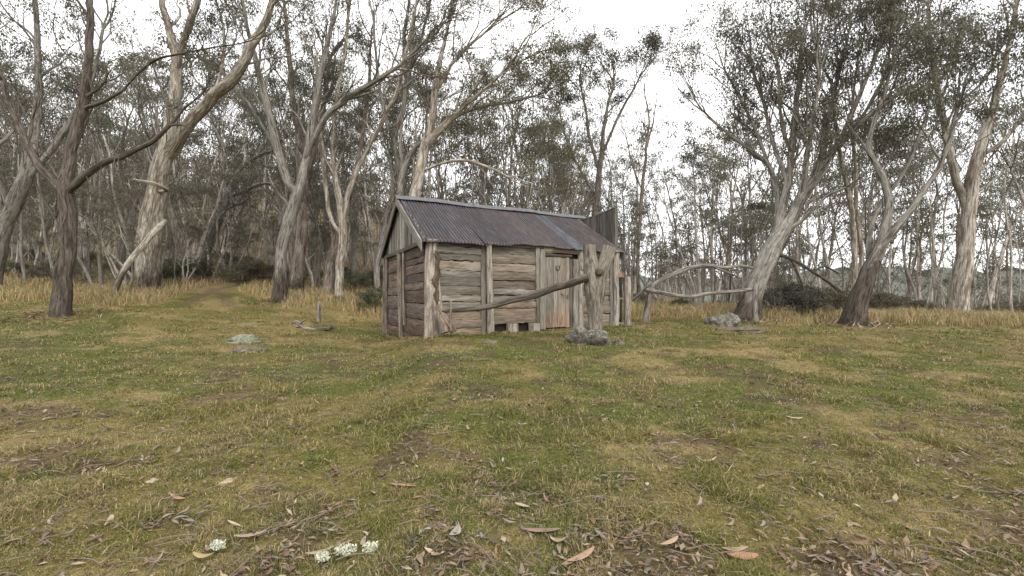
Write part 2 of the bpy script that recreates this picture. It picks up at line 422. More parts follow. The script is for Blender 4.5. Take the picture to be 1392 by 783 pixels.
# ------------------------------------------------------------------ grass (nobody could count it)
def blades(name, n, ymin, ymax, power, hfun, wfun, colfun, lean=.5, smax=1.4, keep=None):
    u = rng.random(n); e = 1-power
    y = (ymin**e+(ymax**e-ymin**e)*u)**(1/e); x = (rng.random(n)*2-1)*smax*y
    # clumping
    cx = rng.normal(0, .035, n); cy = rng.normal(0, .035, n)
    qx = np.round(x/.11)*.11; qy = np.round(y/.11)*.11; cl = vnoise(qx*31, qy*31) > .55
    x = np.where(cl, qx+cx+(vnoise(qx*7, qy*9)-.5)*.1, x); y = np.where(cl, qy+cy+(vnoise(qx*5+3, qy*8)-.5)*.1, y)
    if keep is not None:
        k = keep(x, y); x = x[k]; y = y[k]
    # none inside the hut
    lx = (x+1.764)*.885+(y-8.82)*.467; ly = -(x+1.764)*.467+(y-8.82)*.885
    k = ~((lx > .0) & (lx < 5.6) & (ly > .02) & (ly < 4.05)); x = x[k]; y = y[k]; n = len(x)
    z = terrain(x, y)-.05*rut(x, y)+(fbm(x*4, y*4, 3)-.5)*.05-.012
    h = hfun(x, y)*(.5+rng.random(n)); w = wfun(x, y)*(.6+.8*rng.random(n))
    a = rng.random(n)*2*PI; b = rng.random(n)*2*PI; ln = lean*(rng.random(n)**.7)*1.6
    dx = np.cos(a); dy = np.sin(a); wx = np.cos(b)*w/2; wy = np.sin(b)*w/2
    zero = np.zeros(n)
    P0 = np.stack([x-wx, y-wy, z], -1); P1 = np.stack([x+wx, y+wy, z], -1)
    mid = np.stack([x+dx*h*ln*.35, y+dy*h*ln*.35, z+h*.62], -1); off = np.stack([wx*.7, wy*.7, zero], -1)
    tip = np.stack([x+dx*h*ln, y+dy*h*ln, z+h*np.clip(1.05-.4*ln, .25, 1)], -1)
    V = np.stack([P0, P1, mid+off, mid-off, tip], 1).reshape(-1, 3)
    c = colfun(x, y, rng.random(n)); c = np.repeat(c, 5, axis=0)
    q = np.array([[0, 1, 2, 3]])+np.arange(n)[:, None]*5; t = np.array([[3, 2, 4]])+np.arange(n)[:, None]*5
    g = Geo(); g.add(V, q, None, c); g.F.append(t)
    return tag(g.obj(name, M['blade'], smooth=False), kind='stuff')
def tuft(x, y): return sstep(.55, .78, fbm(x*2.6+7, y*2.6+3, 2))
def turf_col(x, y, r):
    c = ground_col(x, y); r = r[:, None]
    dead = (rng.random(len(x)) < .27+.35*sstep(.45, .62, fbm(x*1.2+70, y*1.7+30, 3)))[:, None]
    green = c*np.array([.92,1.06,.70])*(.45+1.0*r)+np.array([.0,.012,.0])
    yel = np.array([.42,.33,.175])*(.3+.9*rng.random((len(x), 1)))
    t = (tuft(x, y)*.6)[:, None]
    green = green*(1-t)+np.array([.18,.17,.05])*(.6+.8*r)*t
    return np.where(dead, yel, green)
not_bare = lambda x, y: (rng.random(len(x)) > .75*sstep(.52, .70, fbm(x*2.3+90, y*2.6+41, 4))*sstep(13, 6, y)) & (rng.random(len(x)) > .9*rut(x, y))
o = blades('short_grass', 520000, 1.7, 17, 1.15, lambda x, y: (.016+.05*tuft(x, y)+.016*rng.random(len(x)))*(1+.02*y), lambda x, y: .0028+.0011*y, turf_col, 1.1, keep=lambda x, y: not_bare(x, y) & (rng.random(len(x)) > .7*straw_mask(x, y)))
o['label'] = 'short patchy green and olive turf covering the clearing'
def straw_col(x, y, r):
    return np.array([.44,.34,.185])*(.4+.9*r[:, None])*np.where(rng.random(len(x))[:, None] < .18, np.array([.5,.7,.5]), 1)
o = blades('tall_straw_grass', 230000, 10, 45, 1.3, lambda x, y: (.20+.22*fbm(x*.8, y*.8, 2))*(.5+.5*straw_mask(x, y)), lambda x, y: .004+.0011*y, straw_col, .45, keep=lambda x, y: (straw_mask(x, y) > .3+.4*rng.random(len(x))) & (rng.random(len(x)) > .7*wood_mask(x, y)))
o['label'] = 'tall dry straw coloured grass along the edge of the woods'

def tussocks():
    n = 0; X = []; Y = []; Hh = []; Wd = []; A = []; Ln = []; Cc = []
    R_ = np.random.default_rng(44)
    feet = []
    for i in range(70):
        l = R_.uniform(-.1, 5.5); feet.append((-1.764+.885*l+.467*.22, 8.82+.467*l-.885*.22))
    for i in range(30):
        l = R_.uniform(0, 4.0); feet.append((-1.764-.467*l-.885*.2, 8.82+.885*l-.467*.2))
    for (fx, fy, fr) in [(1.57, 8.3, .5), (3.75, 11.95, .15), (7.15, 12.45, .2), (6.55, 13.0, .5), (-7.1, 12.9, .5), (-6.26, 13.7, .12)]:
        for i in range(16):
            q = R_.random()*6.28; feet.append((fx+fr*math.cos(q), fy+fr*math.sin(q)*.8))
    while n < 1650:
        y = 1.9*(14/1.9)**R_.random(); x = R_.uniform(-1.35, 1.35)*y
        if n < len(feet): x, y = feet[n]; R_.random()
        if n >= len(feet) and R_.random() > .12+float(sstep(.42, .62, fbm(np.array(x*.8+31), np.array(y*1.1+12), 3))): continue
        lx = (x+1.764)*.885+(y-8.82)*.467; ly = -(x+1.764)*.467+(y-8.82)*.885
        if n >= len(feet) and -.15 < lx < 5.6 and -.2 < ly < 4.05: continue
        n += 1; rad = R_.uniform(.03, .11); k = int(60+500*rad); r = rad*np.sqrt(R_.random(k)); a = R_.random(k)*2*PI
        hh = R_.uniform(.025, .075)*(1 if R_.random() < .8 else 1.35)
        X.append(x+r*np.cos(a)*1.3); Y.append(y+r*np.sin(a)); A.append(a+R_.normal(0, .5, k)); Ln.append(.25+.8*r/rad*R_.random(k)+.1)
        Hh.append(hh*(.5+.6*R_.random(k))*(1-.3*r/rad)); Wd.append(np.full(k, .0022+.0009*y))
        base = [np.array([.17,.175,.055]), np.array([.10,.125,.035]), np.array([.34,.27,.12]), np.array([.22,.19,.08])][R_.integers(4)]
        dead = R_.random(k) < .3
        c = base[None]*(.5+.9*R_.random((k, 1))); c[dead] = np.array([.46,.37,.22])*(.5+.7*R_.random((dead.sum(), 1))); Cc.append(c)
    x, y, h, w, a, ln, c = [np.concatenate(q) for q in (X, Y, Hh, Wd, A, Ln, Cc)]; n = len(x)
    z = terrain(x, y)+(fbm(x*4, y*4, 3)-.5)*.05-.012; b = R_.random(n)*2*PI; dx = np.cos(a); dy = np.sin(a); wx = np.cos(b)*w/2; wy = np.sin(b)*w/2; o_ = np.zeros(n)
    mid = np.stack([x+dx*h*ln*.35, y+dy*h*ln*.35, z+h*.7], -1); off = np.stack([wx*.7, wy*.7, o_], -1)
    tip = np.stack([x+dx*h*ln*1.1, y+dy*h*ln*1.1, z+h*np.clip(1.15-.5*ln, .3, 1.1)], -1)
    V = np.stack([np.stack([x-wx, y-wy, z], -1), np.stack([x+wx, y+wy, z], -1), mid+off, mid-off, tip], 1).reshape(-1, 3)
    g = Geo(); g.add(V, np.array([[0, 1, 2, 3]])+np.arange(n)[:, None]*5, None, np.repeat(c, 5, axis=0)); g.F.append(np.array([[3, 2, 4]])+np.arange(n)[:, None]*5)
    tag(g.obj('grass_tussocks', M['blade'], smooth=False), 'small yellow-green grass tussocks scattered over the turf', kind='stuff')
tussocks()

# ------------------------------------------------------------------ leaf litter
def leaf_verts(L, W, curl, bend):
    n = 6; V = []
    for i in range(n):
        t = i/(n-1); w = W*math.sin(PI*min(1, t*.92+.04))**.75/2
        x = (t-.5)*L; y = bend*L*(t-.5)**2*4; z = curl*L*(t-.5)**2*4
        V += [(x, y-w, z+w*.5), (x, y, z), (x, y+w, z+w*.45)]
    q = []
    for i in range(n-1):
        for j in range(2): q.append([i*3+j, (i+1)*3+j, (i+1)*3+j+1, i*3+j+1])
    return np.array(V), np.array(q)
lit_cols = [(.24,.155,.105), (.27,.20,.135), (.18,.135,.11), (.33,.265,.19), (.20,.175,.15), (.13,.09,.065), (.27,.225,.175), (.20,.12,.085), (.10,.08,.06)]
def litter():
    g = Geo(); n = 0
    while n < 3600:
        y = 1.8*(12/1.8)**rnd.random() if rnd.random() < .9 else rnd.uniform(10, 20); x = rnd.uniform(-1.4, 1.4)*y
        p = float(sstep(.5, .68, fbm(np.array(x*2.3+90), np.array(y*2.6+41), 4)))
        if rnd.random() > .4+.4*p: continue
        n += 1
        L = rnd.choice([rnd.uniform(.02, .05), rnd.uniform(.03, .07), rnd.uniform(.05, .11)]); W = L*rnd.uniform(.16, .34)
        V, q = leaf_verts(L, W, rnd.uniform(-.15, .3), rnd.uniform(-.2, .2))
        a = rnd.uniform(0, 6.28); ca, sa = math.cos(a), math.sin(a); tl = rnd.uniform(-.3, .3)
        X = V[:, 0]*ca-V[:, 1]*sa; Y = V[:, 0]*sa+V[:, 1]*ca; Z = V[:, 2]+V[:, 0]*tl
        V = np.stack([X+x, Y+y, Z+tz(x, y)+.004+rnd.random()*.022], -1)
        g.add(V, q, None, np.array(rnd.choice(lit_cols))*rnd.uniform(.6, 1.15))
    br = []
    for i in range(1500):
        y = 1.8*(12/1.8)**rnd.random(); x = rnd.uniform(-1.4, 1.4)*y; L = rnd.uniform(.05, .28); a = rnd.uniform(0, 6.28)
        z = tz(x, y)+.02; P = [(x, y, z)]
        for k in range(3):
            a += rnd.uniform(-.35, .35); P.append((P[-1][0]+math.cos(a)*L/3, P[-1][1]+math.sin(a)*L/3, z+rnd.uniform(-.008, .02)))
        br.append((P, [rnd.uniform(.0015, .004)]*4))
    tubes(g, br, lambda r: 3, (.20,.16,.125))
    k = 26000; e = -.25; u_ = rng.random(k); yy = (1.8**e+(15**e-1.8**e)*u_)**(1/e); xx = (rng.random(k)*2-1)*1.4*yy
    keep = rng.random(k) < .15+.85*sstep(.46, .64, fbm(xx*2.3+90, yy*2.6+41, 4)); xx = xx[keep]; yy = yy[keep]; k = len(xx)
    zz = terrain(xx, yy)+.006+rng.random(k)*.02; a_ = rng.random(k)*6.28; L_ = .008+.03*rng.random(k)**2; W_ = L_*(.15+.35*rng.random(k))
    ca, sa = np.cos(a_)*L_, np.sin(a_)*L_; cb, sb = -np.sin(a_)*W_, np.cos(a_)*W_; t_ = rng.normal(0, .35, k)*L_
    V_ = np.stack([np.stack([xx-ca, yy-sa, zz-t_], -1), np.stack([xx+cb, yy+sb, zz+.004], -1), np.stack([xx+ca, yy+sa, zz+t_], -1), np.stack([xx-cb, yy-sb, zz+.002], -1)], 1).reshape(-1, 3)
    cc = np.array(lit_cols)[rng.integers(0, len(lit_cols), k)]*(.5+.7*rng.random((k, 1)))
    g.add(V_, np.arange(k*4).reshape(-1, 4), None, np.repeat(cc, 4, axis=0))
    o = g.obj('leaf_litter', M['litter']); tag(o, 'fallen gum leaves and twigs strewn over the clearing', kind='stuff')
litter()
def foot_litter():
    g = Geo()
    for (fx, fy, r) in [(-14.6,16.6,1.3),(-9.25,16.6,1.0),(-9.9,19,1.0),(-7.5,18.2,.8),(7.25,13.0,1.1),(9.25,11.4,1.1),(-12.2,11.3,1.2),(15.1,14.3,1.2)]:
        for i in range(170):
            a = rnd.uniform(0, 6.28); q = r*rnd.random()**.7; x = fx+q*math.cos(a); y = fy+q*math.sin(a); L = rnd.uniform(.06, .4)
            V, qd = leaf_verts(L, rnd.uniform(.015, .04), rnd.uniform(-.1, .25), rnd.uniform(-.2, .2)); a = rnd.uniform(0, 6.28); ca, sa = math.cos(a), math.sin(a)
            V = np.stack([V[:, 0]*ca-V[:, 1]*sa+x, V[:, 0]*sa+V[:, 1]*ca+y, V[:, 2]+V[:, 0]*rnd.uniform(-.5, .5)+tz(x, y)+.04+.12*max(0, 1-q/.5)], -1)
            g.add(V, qd, None, np.array(rnd.choice(lit_cols))*rnd.uniform(.8, 1.5))
    tag(g.obj('bark_litter', M['litter']), 'shed bark strips piled round the feet of the nearest gums', kind='stuff')
foot_litter()

# individually visible bits on the ground
def ground_leaf(u, v, Lpx, ang, col, name, label, cat, wr=.26, curl=.1, bend=.05, group=None):
    x, y, z = ground_at(u, v); L = .75*Lpx/F*math.hypot(y, EYE-z)
    V, q = leaf_verts(L, L*wr, curl, bend); g = Geo(); g.add(V, q, None, col)
    o = g.obj(name, M['litter']); o.location = (x, y, z+.018); o.rotation_euler = (rnd.uniform(-.15, .15), rnd.uniform(-.15, .15), ang)
    s = o.modifiers.new('s', 'SOLIDIFY'); s.thickness = .002
    tag(o, label, cat, group)
ground_leaf(547,665,52,-.35,(.38,.22,.13),'bark_strip','long orange-brown bark strip lying on bare soil left of centre','bark strip',.12,.02,.02)
ground_leaf(620,730,30,1.25,(.30,.27,.23),'fallen_leaf','broad grey curled leaf standing on edge in the turf','leaf',.5,.2,.1)
ground_leaf(735,730,60,-.1,(.27,.18,.14),'bark_strip','dark pinkish curled bark strip in the middle of the near turf','bark strip',.2,.06,.05)
ground_leaf(792,765,52,.5,(.36,.24,.17),'fallen_leaf','large tan pointed leaf at the near edge right of the bark strip','leaf',.26)
ground_leaf(912,745,36,.45,(.42,.30,.19),'fallen_leaf','tan lance-shaped leaf on green turf near the right','leaf',.3)
ground_leaf(1168,695,18,1.9,(.42,.35,.27),'fallen_leaf','small oval pale leaf near the right edge of the clearing','leaf',.4,.05)
ground_leaf(1010,766,46,-.1,(.36,.20,.13),'fallen_leaf','broad red-brown leaf among dry leaves at the near right','leaf',.4)
ground_leaf(1000,754,40,.0,(.30,.24,.16),'fallen_leaf','narrow olive leaf lying over red-brown leaves at the near right','leaf',.22)
ground_leaf(960,631,34,-.05,(.46,.38,.27),'fallen_leaf','pale forked curled leaf on the middle right turf','leaf',.16,.25)
ground_leaf(710,580,20,.2,(.46,.46,.33),'fallen_leaf','pale green leaf lying on dry turf in the middle distance','leaf',.25)
ground_leaf(1080,572,28,-.05,(.46,.35,.22),'fallen_leaf','flat tan leaf lying on short turf at the right','leaf',.2)
ground_leaf(275,762,32,-.05,(.34,.27,.14),'fallen_leaf','boat-shaped brown leaf near white lichen at the lower left','leaf',.3,.2)
ground_leaf(435,757,40,.4,(.33,.28,.18),'fallen_leaf','dull olive pointed leaf left of the white lichen clumps','leaf',.2)
ground_leaf(340,735,44,.6,(.34,.26,.2),'bark_strip','dusty pale bark strip among leaf litter at the lower left','bark strip',.24)
ground_leaf(240,682,34,-.3,(.33,.2,.13),'bark_strip','reddish bark strip between tufts on the left','bark strip',.2)
ground_leaf(880,663,10,1.3,(.42,.33,.25),'fallen_leaf','small square-ended pale leaf on the middle right turf','leaf',.6)
def rock(name, label, cat, loc, size, mat, seed, flat=.5, sub=4):
    import bmesh
    bm = bmesh.new(); bmesh.ops.create_icosphere(bm, subdivisions=sub, radius=1)
    for v in bm.verts:
        p = v.co.copy(); s = Vector((seed*7.1, seed*3.3, 0))
        d = 1+.42*mnoise.noise(p*1.1+s)+.26*mnoise.noise(p*2.6+s)+.13*mnoise.noise(p*6+s)+.06*mnoise.noise(p*14+s)
        v.co = Vector((p.x*size[0]*d, p.y*size[1]*d, p.z*size[2]*d))
    me = bpy.data.meshes.new(name); bm.to_mesh(me); bm.free(); me.materials.append(mat)
    for f in me.polygons: f.use_smooth = True
    o = bpy.data.objects.new(name, me); COL.objects.link(o); o.location = loc
    return tag(o, label, cat)
def rock_uv(name, label, cat, u, v, wpx, hpx, mat, seed, **k):
    x, y, z = ground_at(u, v); w = wpx/F*y/2; h = hpx/F*y
    return rock(name, label, cat, (x, y+w*.5, z-.1*h), (w, w*.75, h), mat, seed, **k)
rock_uv('boulder', 'flat pale green-grey boulder in the turf left of the hut', 'boulder', 323,466,52,10, M['rock_pale'], 3)
rock_uv('boulder', 'low brownish rock just in front of the pale flat boulder', 'boulder', 332,478,44,6, M['rock_brown'], 5)
rock_uv('boulder', 'big rounded grey lichen boulder beside the leaning tree on the right', 'boulder', 991,443,47,17, M['rock'], 8)
rock_uv('boulder', 'low mossy rock at the foot of the right rail support', 'boulder', 1022,451,66,6, M['rock_brown'], 9)
rock_uv('boulder', 'low flat stone in the turf before the slab wall', 'boulder', 662,468,26,5, M['rock_brown'], 12)
rock_uv('boulder', 'small brown stone right of the lichen-covered post base', 'boulder', 842,469,16,8, M['rock_brown'], 15)
rock_uv('boulder', 'small mossy mound at the foot of the dark forked gum', 'boulder', 399,408,20,8, M['rock_brown'], 16)
for i, (u, v, w) in enumerate([(205,657,20),(305,660,22),(257,662,9)]):
    lab = ['flat tan stone at the left edge of the near turf', 'rounded pinkish stone beside a mossy tuft', 'tiny pale stone between the two larger stones'][i]
    rock_uv('stone', lab, 'stone', u, v, w, w*.22, plain_mat('tan_stone', (.33,.26,.19), .9), 20+i, sub=3)
def lichen(u, v, wpx, label):
    x, y, z = ground_at(u, v); R = wpx/F*y/2; g = Geo()
    for i in range(260):
        a = rnd.uniform(0, 6.28); r = R*rnd.random()**.6; s = rnd.uniform(.004, .011); px, py = r*math.cos(a), r*math.sin(a)*.7
        pz = .02+rnd.random()*.03
        b = np.array([rnd.uniform(-1, 1) for _ in range(12)]).reshape(4, 3)*s+np.array([px, py, pz])
        g.add(b, [[0,1,2],[0,2,3],[0,3,1],[1,3,2]], None, np.array((.62,.63,.50))*rnd.uniform(.75, 1.15))
    o = g.obj('lichen_clump', M['lichen'], smooth=False); o.location = (x, y, z); tag(o, label, 'lichen')
lichen(470,757,30,'widest white lichen clump at the near edge of the turf')
lichen(504,752,20,'white lichen clump right of the widest clump')
lichen(438,767,20,'pale yellowish lichen clump left of the widest clump')
lichen(296,750,18,'small branching white lichen clump at the lower left')

# ------------------------------------------------------------------ hut
H0 = Vector((-1.764, 8.82, 0)); HA = math.atan2(.467, .885)
hut = empty('slab_hut', H0, HA, label='weathered timber slab hut with rusty corrugated iron roof in the clearing', cat='hut')
X_, Y_, Z_ = (1,0,0), (0,1,0), (0,0,1); nY = (0,-1,0)
def hut_gc(g, name, mat, parent=hut, smooth=False, label=None):
    o = g.obj(name, mat, parent, smooth)
    if label: o['label'] = label
    return o
def tn(a=.75, b=1.15, warm=0.0):
    k = rnd.uniform(a, b); w = rnd.uniform(-.05, .07)+warm
    return (k*(1+w), k, k*(1-w))
def slab_panel(x0, x1, z0, z1, mat, name='slab_wall', side=False, tones=None, base_red=True):
    g = Geo(); z = z0; 
    while z < z1-.03:
        h = rnd.uniform(.11, .21); h = min(h, z1-z)
        t = rnd.uniform(.025, .06); wr = .09 if (base_red and z < z0+.4) else .0
        k = tn(.6, 1.2, wr)
        if side: plank(g, (.03-rnd.uniform(0, .015), x0, z), Y_, Z_, (-1,0,0), x1-x0, h-.006, t, k, .006, rnd.uniform(-.012, .012), 12)
        else: plank(g, (x0, .03, z), X_, Z_, nY, x1-x0, h-.006, t+rnd.uniform(-.005, .02), k, .006, rnd.uniform(-.014, .014), 14)
        z += h
    return hut_gc(g, name, mat)
slab_panel(.22, 1.235, .72, 2.76, M['slab'])
slab_panel(1.44, 2.64, .965, 2.76, M['slab'])
slab_panel(3.94, 4.98, .78, 2.76, M['slab'])
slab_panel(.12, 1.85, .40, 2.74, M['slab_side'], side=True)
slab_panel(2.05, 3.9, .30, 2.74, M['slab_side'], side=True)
def back_wall():
    g = Geo(); plank(g, (.1, .04, .75), X_, Z_, Y_, 4.95, 2.0, .02, (.22,.21,.2), .0, 0, 4); hut_gc(g, 'gap_shade_backing', M['slab_side'])  # dark sheets added behind front and side slabs, standing in for shade in the gaps
    g = Geo(); plank(g, (.04, .06, .4), Y_, Z_, X_, 3.85, 2.3, .02, (.25,.24,.23), .0, 0, 4); hut_gc(g, 'gap_shade_backing', M['slab_side'])
    g = Geo(); plank(g, (0, 4.0, .3), X_, Z_, Y_, 5.15, 2.45, .06, (.8,.8,.8), .005, 0, 6); hut_gc(g, 'rear_wall', M['slab_side'])
    g = Geo(); plank(g, (5.12, .05, .5), Y_, Z_, X_, 3.95, 2.3, .06, (.8,.8,.8), .005, 0, 6); hut_gc(g, 'end_wall', M['slab_side'])
    g = Geo(); plank(g, (.1, .1, .93), X_, Y_, Z_, 5.0, 3.9, .04, (.5,.5,.5), .002, 0, 4); hut_gc(g, 'floor_boards', M['slab_side'])
    g = Geo(); plank(g, (1.35, .14, .5), X_, Z_, Y_, 1.4, .44, .04, (.4,.4,.4), .002, 0, 4); hut_gc(g, 'foundation_board', M['slab_side'])
back_wall()
def vboard(x0, x1, z0, z1, mat, name, proud=.06, tone=None, label=None):
    g = Geo(); plank(g, (x1, .0, z0), Z_, (-1,0,0), nY, z1-z0, x1-x0, proud, tone or tn(.85, 1.1), .004, 0, 12)
    return hut_gc(g, name, mat, label=label)
def hpost(pts, r0, r1, name='post', mat='log', tone=None):
    g = Geo(); P, R = catmull(pts, np.linspace(r0, r1, len(pts)), .12)
    tubes(g, [(P, R)], lambda r: 12, tone, .07); return hut_gc(g, name, M[mat], smooth=True)
vboard(1.207, 1.318, .70, 2.72, M['greyboard'], 'wall_batten', .05, (.75,.7,.66))
hpost([(1.40,-.10,.66),(1.41,-.10,1.2),(1.385,-.10,1.9),(1.37,-.09,2.74)], .085, .062)
vboard(2.60, 2.70, 1.72, 2.72, M['greyboard'], 'wall_batten', .07, (1.05,1,.95))
vboard(2.615, 2.70, .80, 1.715, M['greyboard'], 'wall_batten', .055, (.7,.65,.6))
vboard(2.70, 2.845, .80, 2.70, M['greyboard'], 'door_jamb', .085, (.95,.93,.88))
vboard(3.66, 3.81, .80, 2.50, M['greyboard'], 'door_jamb', .08, (.95,.93,.88))
vboard(3.575, 3.65, .80, 2.50, M['greyboard'], 'door_jamb', .05, (.45,.42,.4))
hpost([(3.89,-.06,.7),(3.89,-.06,1.6),(3.885,-.06,2.74)], .075, .07)
g = Geo(); plank(g, (2.85, -.0, 2.545), X_, Z_, nY, .77, .055, .07, (.35,.32,.3), .003, 0, 8); hut_gc(g, 'lintel', M['greyboard'], label='dark lintel over the door')
g = Geo(); plank(g, (2.80, -.0, 2.625), X_, Z_, nY, 1.1, .13, .075, (1.0,.93,.83), .005, 0, 8); hut_gc(g, 'lintel', M['slab'])
vboard(4.83, 4.93, .75, 2.72, M['greyboard'], 'wall_batten', .06, (.7,.66,.62))
hpost([(5.01,-.07,.70),(5.03,-.07,1.5),(5.0,-.07,2.2),(5.04,-.07,2.78)], .085, .07)
# door
g = Geo(); x = 2.855
for i in range(6):
    w = (3.565-2.855)/6; plank(g, (x+w-.004, -.012, .84), Z_, (-1,0,0), nY, 1.69, w-.005, .032+rnd.uniform(0, .006), tn(.85, 1.12), .0025, 0, 10); x += w
door = hut_gc(g, 'door', M['door'], label='vertical board door rusty brown along the bottom')
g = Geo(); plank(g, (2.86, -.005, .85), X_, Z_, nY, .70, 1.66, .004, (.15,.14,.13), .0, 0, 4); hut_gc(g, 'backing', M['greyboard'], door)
def horseshoe(x, z, y, parent, s=.055):
    P = [(x+s*math.sin(a)*(1-.12*abs(a)/2.5), y, z-s*math.cos(a)*1.1) for a in np.linspace(-2.45, 2.45, 18)]
    g = Geo(); tubes(g, [(P, [.010]*18)], lambda r: 7, None, 0); return hut_gc(g, 'horseshoe', M['shoe'], parent, True)
horseshoe(3.21, 2.28, -.06, door)
horseshoe(3.89, 2.30, -.145, hut)
g = Geo(); tubes(g, [([(3.48,-.05,1.62),(3.48,-.075,1.62),(3.48,-.075,1.54),(3.48,-.05,1.54)], [.007]*4)], lambda r: 7, None, 0); hut_gc(g, 'handle', M['shoe'], door, True)
g = Geo(); tubes(g, [([(3.30,-.055,1.66),(3.36,-.06,1.61)], [.009]*2)], lambda r: 7, None, 0); hut_gc(g, 'latch', M['shoe'], door, True)
# foundation blocks under the raised panel
def block(x0, x1, z1, tone):
    import bmesh
    bm = bmesh.new(); r = (x1-x0)/2
    g = Geo(); P, R = catmull([((x0+x1)/2, -.05, .6), ((x0+x1)/2, -.05, z1)], [r*1.03, r*.96], .07)
    tubes(g, [(P, R)], lambda r: 12, tone, .05); bm.free(); return hut_gc(g, 'foundation_block', M['log'], smooth=True)
block(1.83, 2.11, .965, (1.1,1.1,1.08)); block(2.40, 2.69, .955, (1,.98,.93))
# thick corner slab with a bark scar
def corner():
    g = Geo()
    n = 22
    pts = []
    for i in range(n):
        t = i/(n-1); z = .62+t*2.14
        w = .17-.02*t+.02*math.sin(t*5)+(.05*(1-t)**4)
        pts.append((.115+.02*math.sin(t*6), -.03, z, w))
    V = []; G = []; k = 16
    for i, (cx, cy, z, w) in enumerate(pts):
        for j in range(k):
            a = j/k*2*PI; rr = w*(1+.06*math.sin(3*a+z*2)+rnd.uniform(-.02, .02))
            sy = .55 if math.sin(a) < 0 else .3
            V.append((cx+rr*math.cos(a), cy+rr*sy*math.sin(a), z)); G.append((math.cos(a)*.15, math.sin(a)*.15, z))
    q = [[i*k+j, i*k+(j+1) % k, (i+1)*k+(j+1) % k, (i+1)*k+j] for i in range(n-1) for j in range(k)]
    g.add(V, q, G); g.add(V[-k:], [list(range(k))], G[-k:])
    o = hut_gc(g, 'corner_post', M['corner'], smooth=True, label='thick pale corner slab with a dark ragged bark scar')
    g = Geo(); V = []; G = []; n = 40
    for i in range(n):
        t = i/(n-1); z = 1.32+t*1.2
        c = .185+.03*math.sin(t*9+1)+.02*math.sin(t*23); w = (.05+.045*abs(math.sin(t*7.3+.6))+rnd.uniform(-.014, .02))*(1-.35*t)
        if t < .06 or t > .95: w *= .3
        for s_, d in ((-1, .0), (-.45, .028), (0, .014), (.5, .03), (1, .0)):
            xx = c+s_*w+rnd.uniform(-.006, .006); yy = -.03-.55*.165*math.sqrt(max(0, 1-((xx-.12)/.165)**2))
            V.append((xx, yy-d+.003+rnd.uniform(-.006, .006), z+rnd.uniform(-.008, .008))); G.append((s_*.1, 0, z))
    q = [[i*5+j, i*5+j+1, (i+1)*5+j+1, (i+1)*5+j] for i in range(n-1) for j in range(4)]
    g.add(V, q, G); hut_gc(g, 'bark_scar', M['barkscar'], o, True)
corner()
# posts of the gable-end wall
def sidepost(y, r, z0, lean=0, tone=None, nm='post'):
    hpost([(-.06, y, z0), (-.07, y+lean*.4, 1.5), (-.06, y+lean, 2.72)], r, r*.85, nm, 'log', tone)
sidepost(3.98, .055, .2, 0, (.85,.82,.8)); sidepost(3.72, .05, .25, 0, (.8,.75,.72))
sidepost(1.86, .075, .35, .28, (.9,.85,.8)); sidepost(1.62, .035, .9, .12, (.9,.85,.8)); 
# gable boards
RM = 4.04; YM = 2.035; SL = (4.04-2.72)/2.195
def roof_z(y): return RM-abs(y-YM)*SL
def gable(xp, sgn, z0, name='gable_wall'):
    g = Geo(); y = .02
    while y < 4.02:
        w = rnd.uniform(.075, .14); w = min(w, 4.05-y); zt = roof_z(y+w/2)-.02
        if zt-z0 > .05:
            zb = z0+rnd.uniform(-.03, .03); k = rnd.choice([.35,.6,.95,1.25,1.5])*rnd.uniform(.9, 1.1)
            plank(g, (xp+rnd.uniform(0, .012)*sgn, y, zb), Z_, Y_, (sgn, 0, 0), zt-zb, w-.012, .022, (k, k, k*.98), .003, 0, 6)
        y += w
    return hut_gc(g, name, M['greyboard'])
gable(-.03, -1, 2.70); gable(5.17, 1, 2.68)
# dark wall plate under gable and eave
g = Geo(); plank(g, (-.04, .0, 2.66), Y_, Z_, (-1,0,0), 4.06, .09, .05, (.45,.43,.4), .004, 0, 8); hut_gc(g, 'wall_plate', M['greyboard'])
g = Geo(); plank(g, (.0, .02, 2.70), X_, Z_, nY, 5.2, .09, .07, (.55,.5,.46), .006, 0, 14); hut_gc(g, 'wall_plate', M['greyboard'])
def xend(y): return 5.25+.32*(1-abs(y-YM)/2.2)
def sheet(x0, x1, front, lift, drop, tone, ylow=None, top=0.0):
    """one corrugated sheet lying down the slope"""
    nx = int((x1-x0)/.076*8)+1; ns = 14; V = []; G = []; s = -1 if front else 1; sd = rnd.random()*40
    for j in range(ns):
        t = j/(ns-1)
        for i in range(nx):
            x = x0+(x1-x0)*i/(nx-1)
            run = top+t*(2.195+drop-top); y = YM+s*run
            if x > xend(y): x = xend(y)
            sag = .02*math.sin(x*1.1+1)*t+.012*math.sin(x*3.7+sd)*t + .008*math.sin(x*9+sd)*t*t
            z = RM-run*SL+.013*math.cos(2*PI*x/.076)+lift-sag-.025*math.sin(t*PI)+(.02*(x/5.3) if t > 0 else 0)*0
            V.append((x, y, z)); G.append((x, run, sd))
    q = [[j*nx+i, j*nx+i+1, (j+1)*nx+i+1, (j+1)*nx+i] for j in range(ns-1) for i in range(nx-1)]
    if front: q = [f[::-1] for f in q]
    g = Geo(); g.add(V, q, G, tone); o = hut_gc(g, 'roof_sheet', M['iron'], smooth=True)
    md = o.modifiers.new('s', 'SOLIDIFY'); md.thickness = .0025
    return o
tones = [(.85,.82,.9),(1.0,.95,1.02),(.78,.74,.8),(1.0,.94,.97),(1.2,1.1,1.08),(1.05,.97,.98),(1.35,1.6,1.8),(.95,.84,.8),(1.1,.98,.9)]
xs = [-.16,.55,1.22,1.85,2.45,3.05,3.62,4.02,4.62,5.58]
